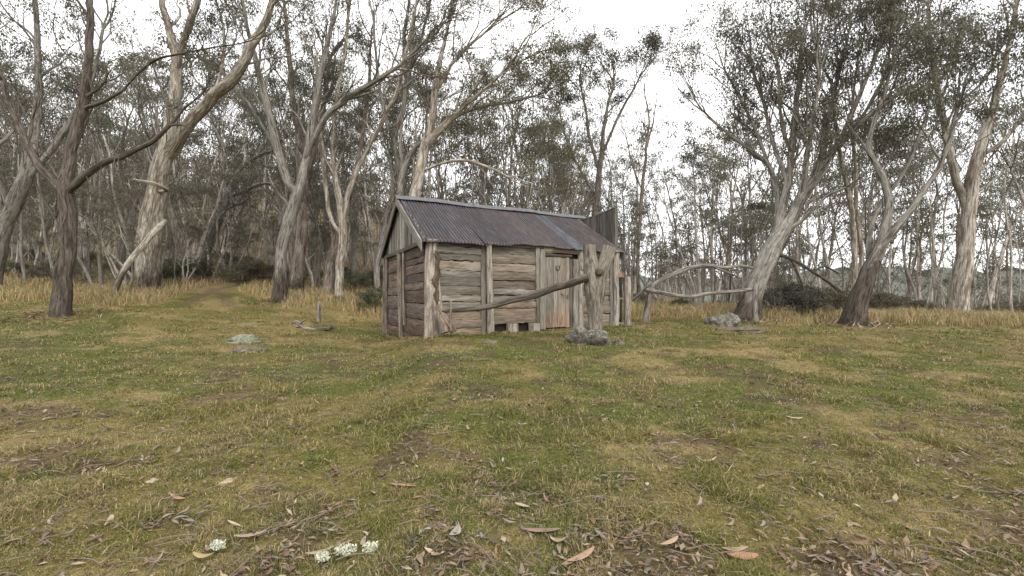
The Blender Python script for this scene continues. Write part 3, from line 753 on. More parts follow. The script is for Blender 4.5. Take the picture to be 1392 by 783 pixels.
for i in range(9):
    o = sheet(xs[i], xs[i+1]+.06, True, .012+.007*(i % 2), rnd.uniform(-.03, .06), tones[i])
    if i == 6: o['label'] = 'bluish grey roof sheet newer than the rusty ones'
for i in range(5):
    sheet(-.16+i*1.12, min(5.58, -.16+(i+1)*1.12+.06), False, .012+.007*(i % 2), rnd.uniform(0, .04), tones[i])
# ridge cap: overlapping bent sheets
for i, (a, b) in enumerate([(-.2, 1.9), (1.85, 3.8), (3.75, 5.62)]):
    V = []; nx = 16
    for k in range(nx):
        x = a+(b-a)*k/(nx-1); w = .014*math.sin(x*2.3)+.004*rnd.uniform(-1, 1)
        for (dy, dz) in ((-.21, -.125+.014), (-.10, -.06+.012), (-.03, .0), (0, .02), (.03, .0), (.10, -.05), (.21, -.115)):
            V.append((x, YM+dy, RM+.035+dz+w+.006*(i == 1)))
    q = [[k*7+j, (k+1)*7+j, (k+1)*7+j+1, k*7+j+1] for k in range(nx-1) for j in range(6)]
    g = Geo(); g.add(V, q); o = hut_gc(g, 'ridge_cap', M['ridge'], smooth=True); md = o.modifiers.new('s', 'SOLIDIFY'); md.thickness = .003
# barge boards
def barge(x, s, xs_, tone=(.8,.79,.77)):
    g = Geo(); c = 1/math.sqrt(1+SL*SL)
    L = 2.22/c; O = (x, YM, RM-.20); ax = (0, s*c, -SL*c); ay = (0, s*SL*c*0, 1)
    plank(g, O, ax, (0,0,1), (xs_, 0, 0), L, .20, .028, tone, .004, 0, 10); hut_gc(g, 'barge_board', M['greyboard'])
barge(-.15, -1, -1, (.95,.94,.92)); barge(-.15, 1, -1, (.8,.79,.77)); barge(5.2, -1, 1, (.7,.68,.66)); barge(5.2, 1, 1)
# chimney
def chimney():
    root = Geo()
    z1 = 3.99
    # hut-facing side (boards run vertical) with sagging top edge
    y = .33
    while y < 2.95:
        w = min(rnd.uniform(.12, .18), 2.95-y); top = z1-.10*math.sin(min(1, (y-.33)/1.3)*PI*.5)+rnd.uniform(-.01, .01)
        k = rnd.uniform(.35, .55); plank(root, (5.30+rnd.uniform(0, .008), y, .9), Z_, Y_, (-1,0,0), top-.9, w-.004, .022, (k, k*.97, k*.95), .002, 0, 8); y += w
    x = 5.31
    while x < 5.42:
        w = min(.055, 5.42-x); k = rnd.uniform(.65, 1.0)
        plank(root, (x+w, .33, .9), Z_, (-1,0,0), nY, z1-.9-.03*(x-5.3), w-.003, .02, (k, k, k), .002, 0, 8); x += w
    y = .33
    plank(root, (5.42, .33, .9), Z_, Y_, X_, z1-.95, 2.62, .02, (.7,.7,.7), .003, 0, 6)
    plank(root, (5.30, 2.95, .9), Z_, X_, Y_, z1-.95, .12, .02, (.7,.7,.7), .003, 0, 6)
    o = hut_gc(root, 'chimney', M['greyboard'])
    g = Geo(); P = [(5.285, .28+i*.14, z1+.012-.10*math.sin(min(1, (i*.14)/1.3)*PI*.5)) for i in range(20)]
    tubes(g, [(P, [.018]*20)], lambda r: 7, (.6,.6,.6), 0); hut_gc(g, 'rim', M['greyboard'], o, True)
    # base alcove with shelves beside the corner post
    g = Geo(); plank(g, (5.16, .34, .6), Z_, X_, nY, 1.6, .42, .02, (.2,.22,.23), .002, 0, 6)  # back board coloured dark to stand in for shade inside the recess
    plank(g, (5.16, .10, 2.08), X_, Y_, Z_, .34, .24, .03, (.7,.7,.7), .002, 0, 4)
    c = hut_gc(g, 'alcove', M['greyboard'], label='narrow open alcove with shelves beside the chimney')
    for z in (.86, 1.52): 
        g = Geo(); plank(g, (5.12, .0, z), X_, Y_, Z_, .27, .3, .03, (1.0,.98,.95), .002, 0, 4); hut_gc(g, 'shelf', M['greyboard'], c)
    g = Geo(); V = [(5.12,.06,2.10),(5.42,.06,2.10),(5.16,.06,2.42),(5.12,.06,2.42),(5.12,.30,2.10),(5.42,.30,2.10),(5.16,.30,2.42),(5.12,.30,2.42)]
    g.add(V, [[0,1,2,3],[7,6,5,4],[0,4,5,1],[1,5,6,2],[2,6,7,3],[3,7,4,0]]); hut_gc(g, 'rusty_flashing', M['rustplate'])
    hpost([(5.46,-.02,.6),(5.46,-.02,1.4),(5.45,-.02,2.12)], .092, .085, tone=(.95,.93,.9))
chimney()

# ------------------------------------------------------------------ rails, posts, logs
def log_thing(name, label, cat, limbs, mat, step=.12, tone=None, sides=14, lob=.1, base=None):
    """limbs: list of pixel polylines [(u, v, depth, width px)]"""
    g = Geo(); br = []
    o0 = base or at(*limbs[0][0][:3])
    for L in limbs:
        P = [at(u, v, y)-o0 for (u, v, y, w) in L]; R = [w/2/F*y for (u, v, y, w) in L]
        br.append(catmull(P, R, step))
    tubes(g, br, lambda r: sides, tone, lob)
    o = g.obj(name, mat); o.location = o0; return tag(o, label, cat)
YP = 8.3
post = log_thing('forked_post', 'stout forked tree trunk post standing on a lichen-covered rock', 'post',
  [[(809,462,YP,24),(809,440,YP,21),(808,415,YP,24),(806,390,YP,28),(804,365,YP,24),(802,348,YP,18),(801,333,YP,17)],
   [(809,430,YP,14),(812,402,YP-.03,20),(817,375,YP-.04,17),(823,355,YP-.02,16),(828.5,336,YP+.02,17)]],
  bark_mat('post_bark', (.20,.175,.145), (.06,.05,.04), (.26,.235,.20), .5, rnd_amt=.02), lob=.13, step=.07)
kn = rock('knot', None, None, at(815,370,YP-.16)-post.location, (.075,.06,.065), plain_mat('knot_wood', (.085,.06,.045), .9), 2, sub=3); kn.parent = post
x, y, z = at(801,461,YP)
rock('boulder', 'lumpy grey lichen-covered rock carrying the forked trunk post', 'boulder', (x-.02, YP+.03, tz(x, YP)+.04), (.43,.36,.27), M['rock'], 37)
log_thing('rail_log', 'long dark crooked log rail sloping across the hut front', 'rail',
  [[(601,423,8.50,3.5),(615,422,8.48,5.5),(640,420,8.42,7),(666,416.5,8.36,8),(700,407,8.28,9),(728,401,8.22,10),(750,391.5,8.18,11),(775,385,8.13,11),(799,376,8.08,11.5)]], M['rail'], lob=.06)
log_thing('prop_stump', 'short leaning split stub propping the low end of the log rail', 'stump',
  [[(617,451,8.50,11),(611,440,8.52,12),(603,427,8.55,10),(596,415,8.6,5)],[(613,450,8.42,3),(613,425,8.45,3.4),(612.5,408,8.47,2.6)],[(606,452,8.45,9),(603,440,8.5,8),(599,426,8.55,4)]], M['rail'], tone=(2.0,1.9,1.8), step=.05)
fp = log_thing('fence_post', 'short grey split fence post standing alone left of the hut', 'post',
  [[(433,438,13.8,6.5),(433,422,13.8,6),(433,410,13.8,5.2)]], M['greyrail'], sides=9)
log_thing('fallen_branch', 'twisted grey fallen branch left of the lone fence post stub', 'branch',
  [[(401,437,12.3,3.5),(407,440,12.3,5.5),(412,446,12.3,6),(421,448,12.3,5),(431,449,12.3,3)],[(407,441,12.3,3),(412,436,12.2,2.4),(416,434,12.2,1.5)],[(403,444,12.3,3),(409,443,12.3,4)]], M['greyrail'], step=.06, sides=8)
log_thing('fallen_branch', 'shorter dark fallen branch nearer the hut gable end', 'branch',
  [[(431,448,12.3,5),(442,447,12.3,6),(454,445,12.3,4)],[(446,448,12.25,4),(451,441,12.25,2.5)]], M['greyrail'], step=.06, sides=8, tone=(.6,.55,.5))
log_thing('rail_support', 'leaning grey stub holding the left end of the right-hand rails', 'post',
  [[(877,442,11.95,9),(880,420,11.95,8.5),(884,396,11.95,7.5)],[(884,400,11.95,5),(889,402,11.9,5),(893,407,11.9,3)]], M['greyrail'])
log_thing('rail_log', 'upper arched grey log rail running to the leaning tree', 'rail',
  [[(876,400,11.9,4.0),(890,386,11.95,4.8),(910,375,12.05,5.6),(935,365,12.2,6.0),(962,361,12.35,5.6),(985,364,12.5,4.8),(1005,361.5,12.65,4.4),(1026,364,12.8,3.6)],
   [(972,364,12.4,3.2),(988,370,12.3,3.2),(1003,376,12.25,2.4)]], M['greyrail'])
log_thing('rail_log', 'lower sagging grey log rail running to the leaning tree', 'rail',
  [[(878,394,11.85,4.0),(895,397,11.9,5.2),(915,401,12.0,5.2),(937,403,12.15,5.2),(965,399,12.3,5.2),(1000,396,12.45,5.2),(1027,393,12.6,5.6)]], M['greyrail'])
log_thing('rail_support', 'slim upright forked stick holding the rails beside the leaning tree', 'post',
  [[(1028,446,12.45,8),(1026,425,12.45,6.5),(1026,405,12.45,6),(1027,385,12.5,5)]], M['greyrail'])
log_thing('split_log', 'pale split timber leaning behind the left rail support', 'log',
  [[(860,408,12.6,5),(872,398,12.4,5),(886,386,12.3,5)]], M['greyrail'], tone=(1.2,1.18,1.15), sides=8)

# ------------------------------------------------------------------ trees
class Tree:
    def __init__(s): s.main=[]; s.twig=[]; s.tips=[]
def norm(v): return v/(np.linalg.norm(v)+1e-9)
def rot_about(d, ang, az):
    a = norm(np.cross(d, np.array([.31,.77,.56]))); b = np.cross(d, a)
    return norm(d*math.cos(ang)+(a*math.cos(az)+b*math.sin(az))*math.sin(ang))
def grow(T, R_, p, d, L, r, lvl, up=.12, wob=.22, spread=(.3,.62), dense=1.0, thin=.004, twig_r=.02, ceil=None):
    n = 5 if lvl >= 2 else 4
    P = [p.copy()]; dd = d.copy()
    for i in range(n-1):
        dd = norm(dd+np.array([R_.gauss(0, wob), R_.gauss(0, wob), R_.gauss(0, wob*.7)])*.5+np.array([0, 0, up]))
        P.append(P[-1]+dd*L/(n-1))
    r1 = max(thin, r*.72) if lvl > 0 else thin*.7
    rad = np.linspace(r, r1, n); P = np.array(P)
    (T.main if r > twig_r else T.twig).append((P, rad))
    if lvl == 0:
        T.tips.append((P[-1], dd)); 
        if R_.random() < .5: T.tips.append((P[-2], dd))
        return
    k = 2 if R_.random() < .72 else 3
    az = R_.random()*6.28
    for i in range(k):
        a = R_.uniform(*spread)*(.6 if i == 0 else 1)
        c = rot_about(dd, a, az+i*2*PI/k+R_.uniform(-.5, .5))
        grow(T, R_, P[-1], c, L*R_.uniform(.62, .9), r1*(.8 if i == 0 else .66), lvl-1, up, wob, spread, dense, thin, twig_r)
    if R_.random() < .45*dense:
        q = P[n//2]; c = rot_about(dd, R_.uniform(.5, .9), R_.random()*6.28)
        grow(T, R_, q, c, L*R_.uniform(.5, .75), r1*.55, max(0, lvl-2), up, wob, spread, dense, thin, twig_r)
def leaves(T, per, L, spread, flat=.55, seed=0, base=(.075,.085,.045), droop=.6, frac=1.0, clump=0):
    r = np.random.default_rng(seed)
    tips = np.array([t[0] for t in T.tips])
    if frac < 1: tips = tips[r.random(len(tips)) < frac]
    if clump and len(tips):
        q = fbm(tips[:, 0]*.75+tips[:, 2]*.45+seed*3.1, tips[:, 1]*.75-tips[:, 2]*.6+seed*1.7, 2)
        tips = tips[q > np.quantile(q, clump)]
    if len(tips) == 0 or per == 0: return None
    n = len(tips)*per; c = np.repeat(tips, per, axis=0)
    o = r.normal(0, 1, (n, 3)); o /= np.linalg.norm(o, axis=1, keepdims=True); o *= (r.random((n, 1))**.5)*spread; o[:, 2] *= flat
    c = c+o
    a = r.random(n)*2*PI; el = -droop*1.2+r.normal(0, .6, n)
    d = np.stack([np.cos(a)*np.cos(el), np.sin(a)*np.cos(el), np.sin(el)], -1)
    s = np.cross(d, r.normal(0, 1, (n, 3))); s /= np.linalg.norm(s, axis=1, keepdims=True)+1e-9
    l = (L*(.6+.8*r.random(n)))[:, None]; w = l*.17
    V = np.stack([c, c+d*l*.45+s*w, c+d*l, c+d*l*.45-s*w], 1)
    tone_tip = np.repeat(.75+.5*r.random(len(tips)), per)
    hue = r.random((n, 1)); col = np.array(base)*(1-hue*.5)+np.array([.125,.105,.07])*hue*.5
    col = col*(tone_tip*(.7+.6*r.random(n)))[:, None]
    g = Geo(); g.add(V, np.arange(n*4).reshape(-1, 4), None, np.repeat(col, 4, axis=0)); return g
def finish(root, T, bark, leafgeo, k=lambda r: 12 if r > .12 else 8 if r > .05 else 5, tone=None, twigmat='twig', stocking=0):
    g = Geo(); tubes(g, T.main, k, tone, .09, cap=False)
    if stocking:                     # rough dark bark round the foot of the trunk
        for i, V in enumerate(g.V):
            hgt = V[:, 2]+.9*(fbm(g.G[i][:, 0]*30+5, g.G[i][:, 1]*30+g.G[i][:, 2]*1.3, 3)-.5)*stocking
            m = (1-sstep(stocking*.6, stocking, hgt))[:, None]
            g.T[i] = g.T[i]*(1-m)+np.array([.36,.32,.29], np.float32)*m
    if T.twig:
        g.mi = 1; tubes(g, T.twig, lambda r: 3, None, 0, cap=False)
    g.obj('trunk', [M[bark], M[twigmat]], root)
    if leafgeo: leafgeo.obj('crown', M['leaf'], root, smooth=False)

WS = .86
def hero(name, label, y0, limbs, bark, shoots, seed, leafn=30, leafL=.085, spr=.30, cat='tree', lvl=4, L0=1.5, up=.08, leaf=(.118,.12,.082), frac=1, dark_twigs='twig', wob=.32, side_from=.35, side_lvl=None, side_len=.8, endgrow=True, stocking=0, clump=.45):
    """limbs: pixel polylines (u, v, depth offset, width px); shoots: side shoots per limb"""
    R_ = random.Random(seed); T = Tree()
    b = at(*limbs[0][0][:2], y0); bx, by = b.x, y0; bz = tz(bx, by)
    for li, L in enumerate(limbs):
        P = []; R = []
        for i, (u, v, dy, w) in enumerate(L):
            y = y0+dy; p = at(u, v, y); P.append(np.array(p)); R.append(w*WS/2/F*y)
        if li == 0:
            P[0][2] = min(P[0][2], bz+.05); P.insert(0, P[0]-np.array([0, 0, .35])); R.insert(0, R[0]*1.45); R[1] *= 1.12
        Pc, Rc = catmull(P, R, .14)
        if len(Pc) > 4:
            w = np.array([[R_.gauss(0, 1) for _ in range(3)] for _ in range(len(Pc))])
            for _ in range(3): w[1:-1] = (w[:-2]+w[1:-1]*2+w[2:])/4
            w[0] = 0; w[-1] = 0; Pc = Pc+w*np.minimum(Rc, .06)[:, None]*.45
        T.main.append((Pc, Rc))
        ns = shoots[li] if li < len(shoots) else 0
        n = len(Pc)
        for k in range(ns):
            t = side_from+(1-side_from)*(k+R_.random())/max(1, ns); i = min(n-2, int(t*(n-1)))
            tang = norm(Pc[i+1]-Pc[i]); c = rot_about(tang, R_.uniform(.45, .95), R_.random()*6.28)
            c = norm(c+np.array([0, 0, .25]))
            r = min(Rc[i]*.5, .035+.02*R_.random()); sl = side_lvl if side_lvl is not None else lvl-1
            grow(T, R_, Pc[i], c, L0*side_len*R_.uniform(.7, 1.15), r, sl, up, wob)
        if ns and endgrow:
            tang = norm(Pc[-1]-Pc[-3])
            for q in range(3):
                grow(T, R_, Pc[-1], rot_about(tang, R_.uniform(.15, .5), q*2.1+R_.random()), L0*R_.uniform(.7, 1), Rc[-1]*.8, lvl-1, up, wob)
    for Pm, Rm in [t for t in T.main if t[1][0] > .07 and len(t[0]) > 12][:7]:      # loose ribbons of peeling bark
        for q in range(7):
            i = R_.randrange(2, len(Pm)-3); p = Pm[i]; r = Rm[i]
            if r < .045: continue
            a = R_.random()*6.28; o_ = np.array([math.cos(a), math.sin(a), 0.])*r*.97; L_ = R_.uniform(.25, 1.0); sw = np.array([R_.gauss(0, .12), R_.gauss(0, .12), 0])
            T.twig.append((np.array([p+o_, p+o_*1.35+np.array([0, 0, -.2*L_])+sw*.1, p+o_*1.6+np.array([0, 0, -.6*L_])+sw*.5, p+o_*1.5+np.array([0, 0, -L_])+sw]), np.array([.014, .012, .01, .004])))
    root = empty(name, (bx, by, bz), label=label, cat=cat)
    o0 = np.array([bx, by, bz])
    T.main = [(P-o0, R) for P, R in T.main]; T.twig = [(P-o0, R) for P, R in T.twig]; T.tips = [(p-o0, d) for p, d in T.tips]
    finish(root, T, bark, leaves(T, leafn, leafL, spr, seed=seed, base=leaf, frac=frac, clump=clump), twigmat=dark_twigs, stocking=stocking)
    return root, T

hero('snow_gum', 'huge pale-barked gum with a mottled trunk splitting high beside the rutted track', 17,
 [[(196,402,0,36),(200,360,0,31),(207,300,0,29),(213,255,0,27),(222,215,0,26),(230,192,0,24),(236,150,.1,18),(240,110,.2,15),(240,80,.3,13),(230,45,.4,10),(222,8,.5,9),(212,-50,.7,7)],
  [(240,92,.2,10),(250,55,0,10),(262,20,-.2,9),(275,-30,-.3,7),(282,-90,-.4,5)],
  [(224,214,0,20),(240,195,-.2,19),(262,163,-.5,17),(290,131,-.8,16),(322,99,-1.1,15),(342,64,-1.3,13),(362,25,-1.5,11),(378,-20,-1.6,9),(400,-90,-1.7,6)],
  [(224,300,-.2,8),(214,310,-.5,11),(203,322,-.8,9),(190,338,-1.1,9),(172,362,-1.5,9),(160,385,-1.8,9),(150,412,-2.1,9)],
  [(214,262,0,5),(226,258,-.4,6),(205,249,-.9,6),(180,244,-1.3,5)],
  [(290,131,-.8,6),(300,100,-.3,5),(305,60,.3,4),(300,20,.8,3)]],
 'bark_pale', [4,4,6,0,0,3], 101, stocking=1.0, lvl=4, L0=1.6)
hero('snow_gum', 'dark-trunked gum forking into two crossing limbs, rough dark-barked base in straw grass', 17,
 [[(380,410,0,22),(381,375,0,17),(383,345,0,15),(388,315,0,16),(396,285,0,17),(404,262,0,16),(412,238,.1,14),(419,200,.2,12),(426,150,.3,10),(438,95,.5,8),(450,40,.6,6),(460,-20,.7,4)],
  [(404,264,0,13),(392,247,-.1,13),(380,212,-.2,12),(369,168,-.4,11),(358,122,-.5,9.5),(347,82,-.6,8),(336,35,-.7,6),(326,-25,-.8,5)],
  [(416,215,.1,8),(438,168,-.2,8),(468,136,-.5,8),(505,113,-.8,7),(545,88,-1.1,6),(578,55,-1.3,4)],
  [(380,212,-.2,5),(350,160,.3,5),(322,120,.8,4),(300,95,1.2,3)],
  [(396,290,0,5),(385,270,-.3,5),(376,262,-.5,4),(366,240,-.7,2)]],
 'bark_grey', [7,7,9,4,0], 102, stocking=1.3, lvl=4, L0=1.5)
hero('snow_gum', 'thick pinkish-brown gum trunk close behind the dark forked gum', 19.5,
 [[(401,391,0,24),(406,355,0,18),(410,315,0,17),(409,280,0,17),(413,242,0,15),(409,200,.2,11),(400,150,.4,9),(394,90,.5,7),(388,20,.6,5)],
  [(413,242,0,9),(428,200,.4,8),(440,140,.6,7),(448,80,.9,5)],[(401,385,0,5),(392,355,.2,5),(390,330,.3,4)]], 'bark_brown', [8,7,0], 103, stocking=.7, lvl=4, L0=1.5)
hero('snow_gum', 'pale slender gum with a whitish lower trunk between the brown gum and the hut', 18.5,
 [[(461,396,0,13),(462,360,0,12),(466,322,0,12),(464,285,0,11),(457,250,0,9),(452,205,.1,7),(456,140,.2,6),(468,75,.4,5),(476,0,.5,4)],
  [(466,300,0,7),(474,262,-.2,9),(488,225,-.3,8),(512,180,-.5,7),(537,130,-.7,6),(552,70,-.8,5),(565,10,-.9,4)],
  [(463,320,0,5),(448,290,.2,7),(440,230,.4,6),(432,160,.6,5),(430,90,.8,4)],
  [(455,240,0,4),(440,205,-.3,5),(436,165,-.5,4)]], 'bark_pale', [7,8,7,0], 104, lvl=4, L0=1.4)
hero('snow_gum', 'pinkish leaning gum trunk tucked against the pale slender gum', 20,
 [[(446,387,0,20),(450,360,0,15),(456,330,0,12),(462,295,.1,9),(478,250,.3,7),(492,190,.5,6),(500,120,.7,5),(505,50,.8,3)]], 'bark_brown', [9], 105, lvl=4, L0=1.3)
hero('snow_gum', 'grey gum leaning right with low twisting limbs beyond the track', 26,
 [[(267,372,0,16),(284,330,0,14),(300,290,0,12),(311,262,0,10),(322,235,.2,7),(345,215,.4,5),(370,205,.5,3)],
  [(310,265,0,6),(330,262,-.3,6),(352,250,-.5,5),(375,250,-.7,3)],
  [(310,262,0,6),(303,240,.2,6),(305,205,.4,5),(290,170,.5,4),(285,130,.6,3)],
  [(312,262,0,5),(322,278,-.3,3),(340,268,-.5,3)]], 'bark_grey', [7,4,7,0], 106, lvl=4, L0=1.7, leafL=.11)
hero('snow_gum', 'tall creamy-barked gum rising right behind the hut gable', 17.5,
 [[(548,395,0,22),(553,330,0,19),(560,285,0,18),(568,245,0,17),(575,208,0,17),(583,180,0,14),(590,150,0,11),(591,120,.1,9),(598,85,.2,7),(608,40,.3,5),(618,-20,.4,4)],
  [(578,200,0,12),(592,183,-.2,11),(610,165,-.4,9),(632,143,-.6,7),(662,118,-.8,5),(695,88,-1,4)],
  [(570,235,0,4),(600,222,-.2,5),(630,218,-.5,5),(660,226,-.8,4),(690,240,-1,2.5)],
  [(591,125,.1,6),(612,90,.4,6),(640,60,.6,5),(675,30,.8,3)]], 'bark_pale', [8,12,5,8], 107, clump=.25, lvl=4, L0=1.35, leaf=(.115,.11,.058), up=.05)
hero('snow_gum', 'dark thin gum behind the hut with one long bough sweeping right', 18.3,
 [[(540,400,0,9),(541,330,0,9),(543,280,0,9),(548,235,0,8),(562,204,0,7),(595,177,-.2,6.5),(640,149,-.4,5.5),(685,140,-.6,4),(730,130,-.8,3)],
  [(548,235,0,5),(544,190,.3,5),(552,130,.5,5),(560,60,.7,4),(566,0,.8,3)]], 'bark_grey', [13,9], 108, clump=.25, lvl=4, L0=1.3, leaf=(.115,.108,.058), up=.04, side_from=.5)
hero('snow_gum', 'slim winding grey gum behind the hut left of the creamy gum', 19,
 [[(533,395,0,9),(537,330,0,8),(545,270,0,8),(543,235,0,8),(536,190,0,8),(547,150,0,7.5),(553,110,0,6.5),(549,60,.1,5.5),(556,0,.2,4)],
  [(553,110,0,4),(566,75,-.3,5),(578,30,-.5,4),(590,-20,-.6,3)],[(536,195,0,4),(522,150,.3,5),(512,90,.5,4),(508,30,.6,3)]], 'bark_grey', [8,6,8], 109, lvl=4, L0=1.4)
hero('snow_gum', 'umbrella-crowned tall gum against the open sky above the hut roof', 26,
 [[(801,400,0,11),(804,330,0,10),(811,270,0,9),(817,220,0,8),(820,180,0,6.5),(826,145,0,4.5),(834,115,0,3.5)],
  [(815,235,0,5),(802,190,.3,5),(796,150,.5,4),(790,118,.6,3)],
  [(818,210,0,5),(838,165,-.3,4.5),(856,130,-.5,3.5),(868,108,-.6,2.5)],
  [(811,268,0,4),(780,215,.6,4),(765,175,.8,3),(760,150,.9,2)]], 'bark_brown', [4,3,3,3], 110, clump=0, lvl=4, L0=1.4, side_from=.8, leafL=.12, spr=.42, leafn=30, leaf=(.085,.085,.058))
hero('snow_gum', 'thin bare-topped gum right of the hut chimney, almost leafless', 21,
 [[(869,425,0,6),(867,370,0,5.5),(869,310,0,5.5),(874,250,0,5),(879,200,0,4),(882,160,0,3),(876,125,0,1.6)],
  [(879,200,0,3),(888,165,.1,2.5),(893,130,.2,1.2)],[(874,260,0,3),(860,225,.2,2.5),(852,190,.3,1.5)]], 'bark_brown', [4,2,2], 111, lvl=3, L0=.9, leafn=14, frac=.5)
hero('snow_gum', 'great leaning snow gum with a broad fan of limbs where the rails end', 13.2,
 [[(1016,434,0,38),(1022,408,0,29),(1032,378,0,27),(1043,350,0,28),(1056,325,0,25),(1073,297,0,18),(1090,268,0,17),(1106,243,0,15),(1133,205,-.1,12),(1165,172,-.2,9),(1205,140,-.3,7),(1255,108,-.4,4)],
  [(1048,338,0,16),(1060,300,.1,13),(1068,262,.2,12),(1075,215,.3,10),(1080,160,.4,8),(1086,105,.5,6),(1090,60,.6,4)],
  [(1046,342,0,11),(1057,300,.3,9),(1055,255,.5,8),(1042,222,.6,7),(1012,200,.8,5.5),(985,178,.9,4.5),(955,150,1,3)],
  [(1106,243,0,9),(1120,200,.2,8),(1130,145,.4,6.5),(1143,90,.6,5),(1155,40,.7,3.5)],
  [(1088,272,0,9),(1095,230,-.3,8),(1103,175,-.6,7),(1112,120,-.8,5),(1110,65,-1,4)],
  [(1133,205,-.1,7),(1160,150,-.4,6.5),(1183,95,-.7,5),(1205,40,-.9,4)],
  [(1070,250,.2,7),(1052,195,.5,6),(1037,140,.8,5),(1022,90,1,3.5)],
  [(1055,250,.5,5),(1028,180,.8,4.5),(1002,125,1.1,3.5),(985,95,1.2,2.5)],
  [(1058,318,0,6),(1095,296,-.3,5),(1122,268,-.5,4),(1150,255,-.7,2.5)],
  [(1165,172,-.2,5),(1200,110,.1,5),(1232,55,.4,4),(1255,10,.6,3)],
  [(1075,210,.3,5),(1060,150,-.2,4.5),(1058,95,-.6,3.5),(1050,60,-.8,2.5)]],
 'bark_grey', [12,12,10,12,12,11,12,11,3,9,10], 112, stocking=.9, clump=.1, lvl=4, L0=1.0, leafn=19, leafL=.078, spr=.32, leaf=(.125,.122,.092), up=.12, wob=.17, side_len=.85)
hero('snow_gum', 'gnarled dark-based gum with pale twisting upper limbs at the right edge of the clearing', 11.6,
 [[(1160,444,0,36),(1166,418,0,29),(1174,392,0,26),(1184,362,0,22),(1196,334,0,16),(1202,302,0,12),(1208,275,0,11),(1204,247,.1,10),(1193,224,.2,8),(1181,200,.3,7),(1188,168,.4,6),(1200,130,.5,5),(1215,80,.6,4)],
  [(1192,342,0,14),(1216,312,-.2,11),(1248,272,-.3,9),(1282,214,-.4,7),(1305,140,-.5,5)],
  [(1184,365,0,8),(1180,330,.4,7),(1190,290,.6,6),(1230,230,.9,5),(1262,150,1.1,4)]], 'bark_grey', [8,8,6], 113, stocking=2.5, clump=.2, lvl=4, L0=1.0, leaf=(.115,.115,.085), side_from=.55)
hero('snow_gum', 'pair of pale straight stems just left of the gnarled dark-based gum', 15,
 [[(1158,430,0,9),(1161,370,0,8),(1160,310,0,8),(1152,255,0,7),(1143,215,0,6),(1136,170,0,5),(1130,115,0,3)],
  [(1161,405,0,6),(1172,350,.2,6),(1165,285,.3,6),(1162,220,.4,5),(1158,150,.5,4),(1165,90,.6,3)]], 'bark_pale', [5,6], 114, clump=.2, lvl=4, L0=1.1, side_from=.6, leaf=(.115,.115,.085))
hero('snow_gum', 'near dark-limbed dead gum reaching in over the track from the left margin', 11.5,
 [[(82,430,0,27),(88,380,0,22),(92,320,0,20),(88,260,0,18),(96,210,.2,14),(110,150,.4,14),(120,80,.5,11),(122,0,.6,8)],
  [(92,260,0,12),(130,228,-.2,10),(165,213,-.3,8.5),(192,200,-.4,7.5),(214,186,-.4,7),(231,170,-.4,6),(247,150,-.4,4),(262,138,-.4,2.5)],
  [(231,171,-.4,4.5),(224,135,-.2,4),(212,100,0,3),(205,82,.1,2)],
  [(229,171,-.4,4),(246,170,-.6,3.5),(258,174,-.7,2)],
  [(88,262,0,12),(50,220,.3,10),(20,160,.6,8),(-10,80,.9,6)],
  [(205,192,-.4,3),(192,165,-.6,3),(188,135,-.8,1.6)],
  [(170,120,.3,3),(205,85,0,4),(250,72,-.3,3),(330,58,-.6,2)],
  [(112,150,.4,6),(150,132,.3,5),(172,119,.3,3.5)]], 'rail', [5,2,1,0,6,1,1,0], 115, lvl=3, L0=.9, leafn=16, leafL=.07, spr=.2, frac=.6)
hero('snow_gum', 'broad grey multi-limbed gum at the far left margin of the clearing', 15,
 [[(-20,430,0,30),(-12,370,0,26),(5,310,0,22),(30,250,0,17),(45,190,.2,13),(52,120,.4,10),(50,40,.6,7),(45,-20,.7,5)],
  [(12,290,0,14),(-10,230,-.3,12),(-30,150,-.5,9),(-40,60,-.7,6)],
  [(30,250,0,10),(80,190,.4,8),(120,120,.7,6),(140,40,.9,4)]], 'bark_grey', [7,6,8], 116, lvl=4, L0=1.5)
hero('snow_gum', 'tall pale twin-limbed gum standing beyond the right margin of the clearing', 14.5,
 [[(1300,452,0,28),(1304,400,0,24),(1312,340,0,22),(1318,280,0,18),(1330,210,0,14),(1352,140,.2,10),(1372,60,.3,7),(1385,-10,.4,5)],
  [(1316,290,0,13),(1296,230,.3,11),(1282,160,.5,8),(1268,80,.7,6),(1262,10,.8,4)],
  [(1330,215,0,7),(1365,190,-.3,6),(1400,150,-.6,5)]], 'bark_pale', [8,9,6], 117, lvl=4, L0=1.3, leaf=(.115,.115,.085))

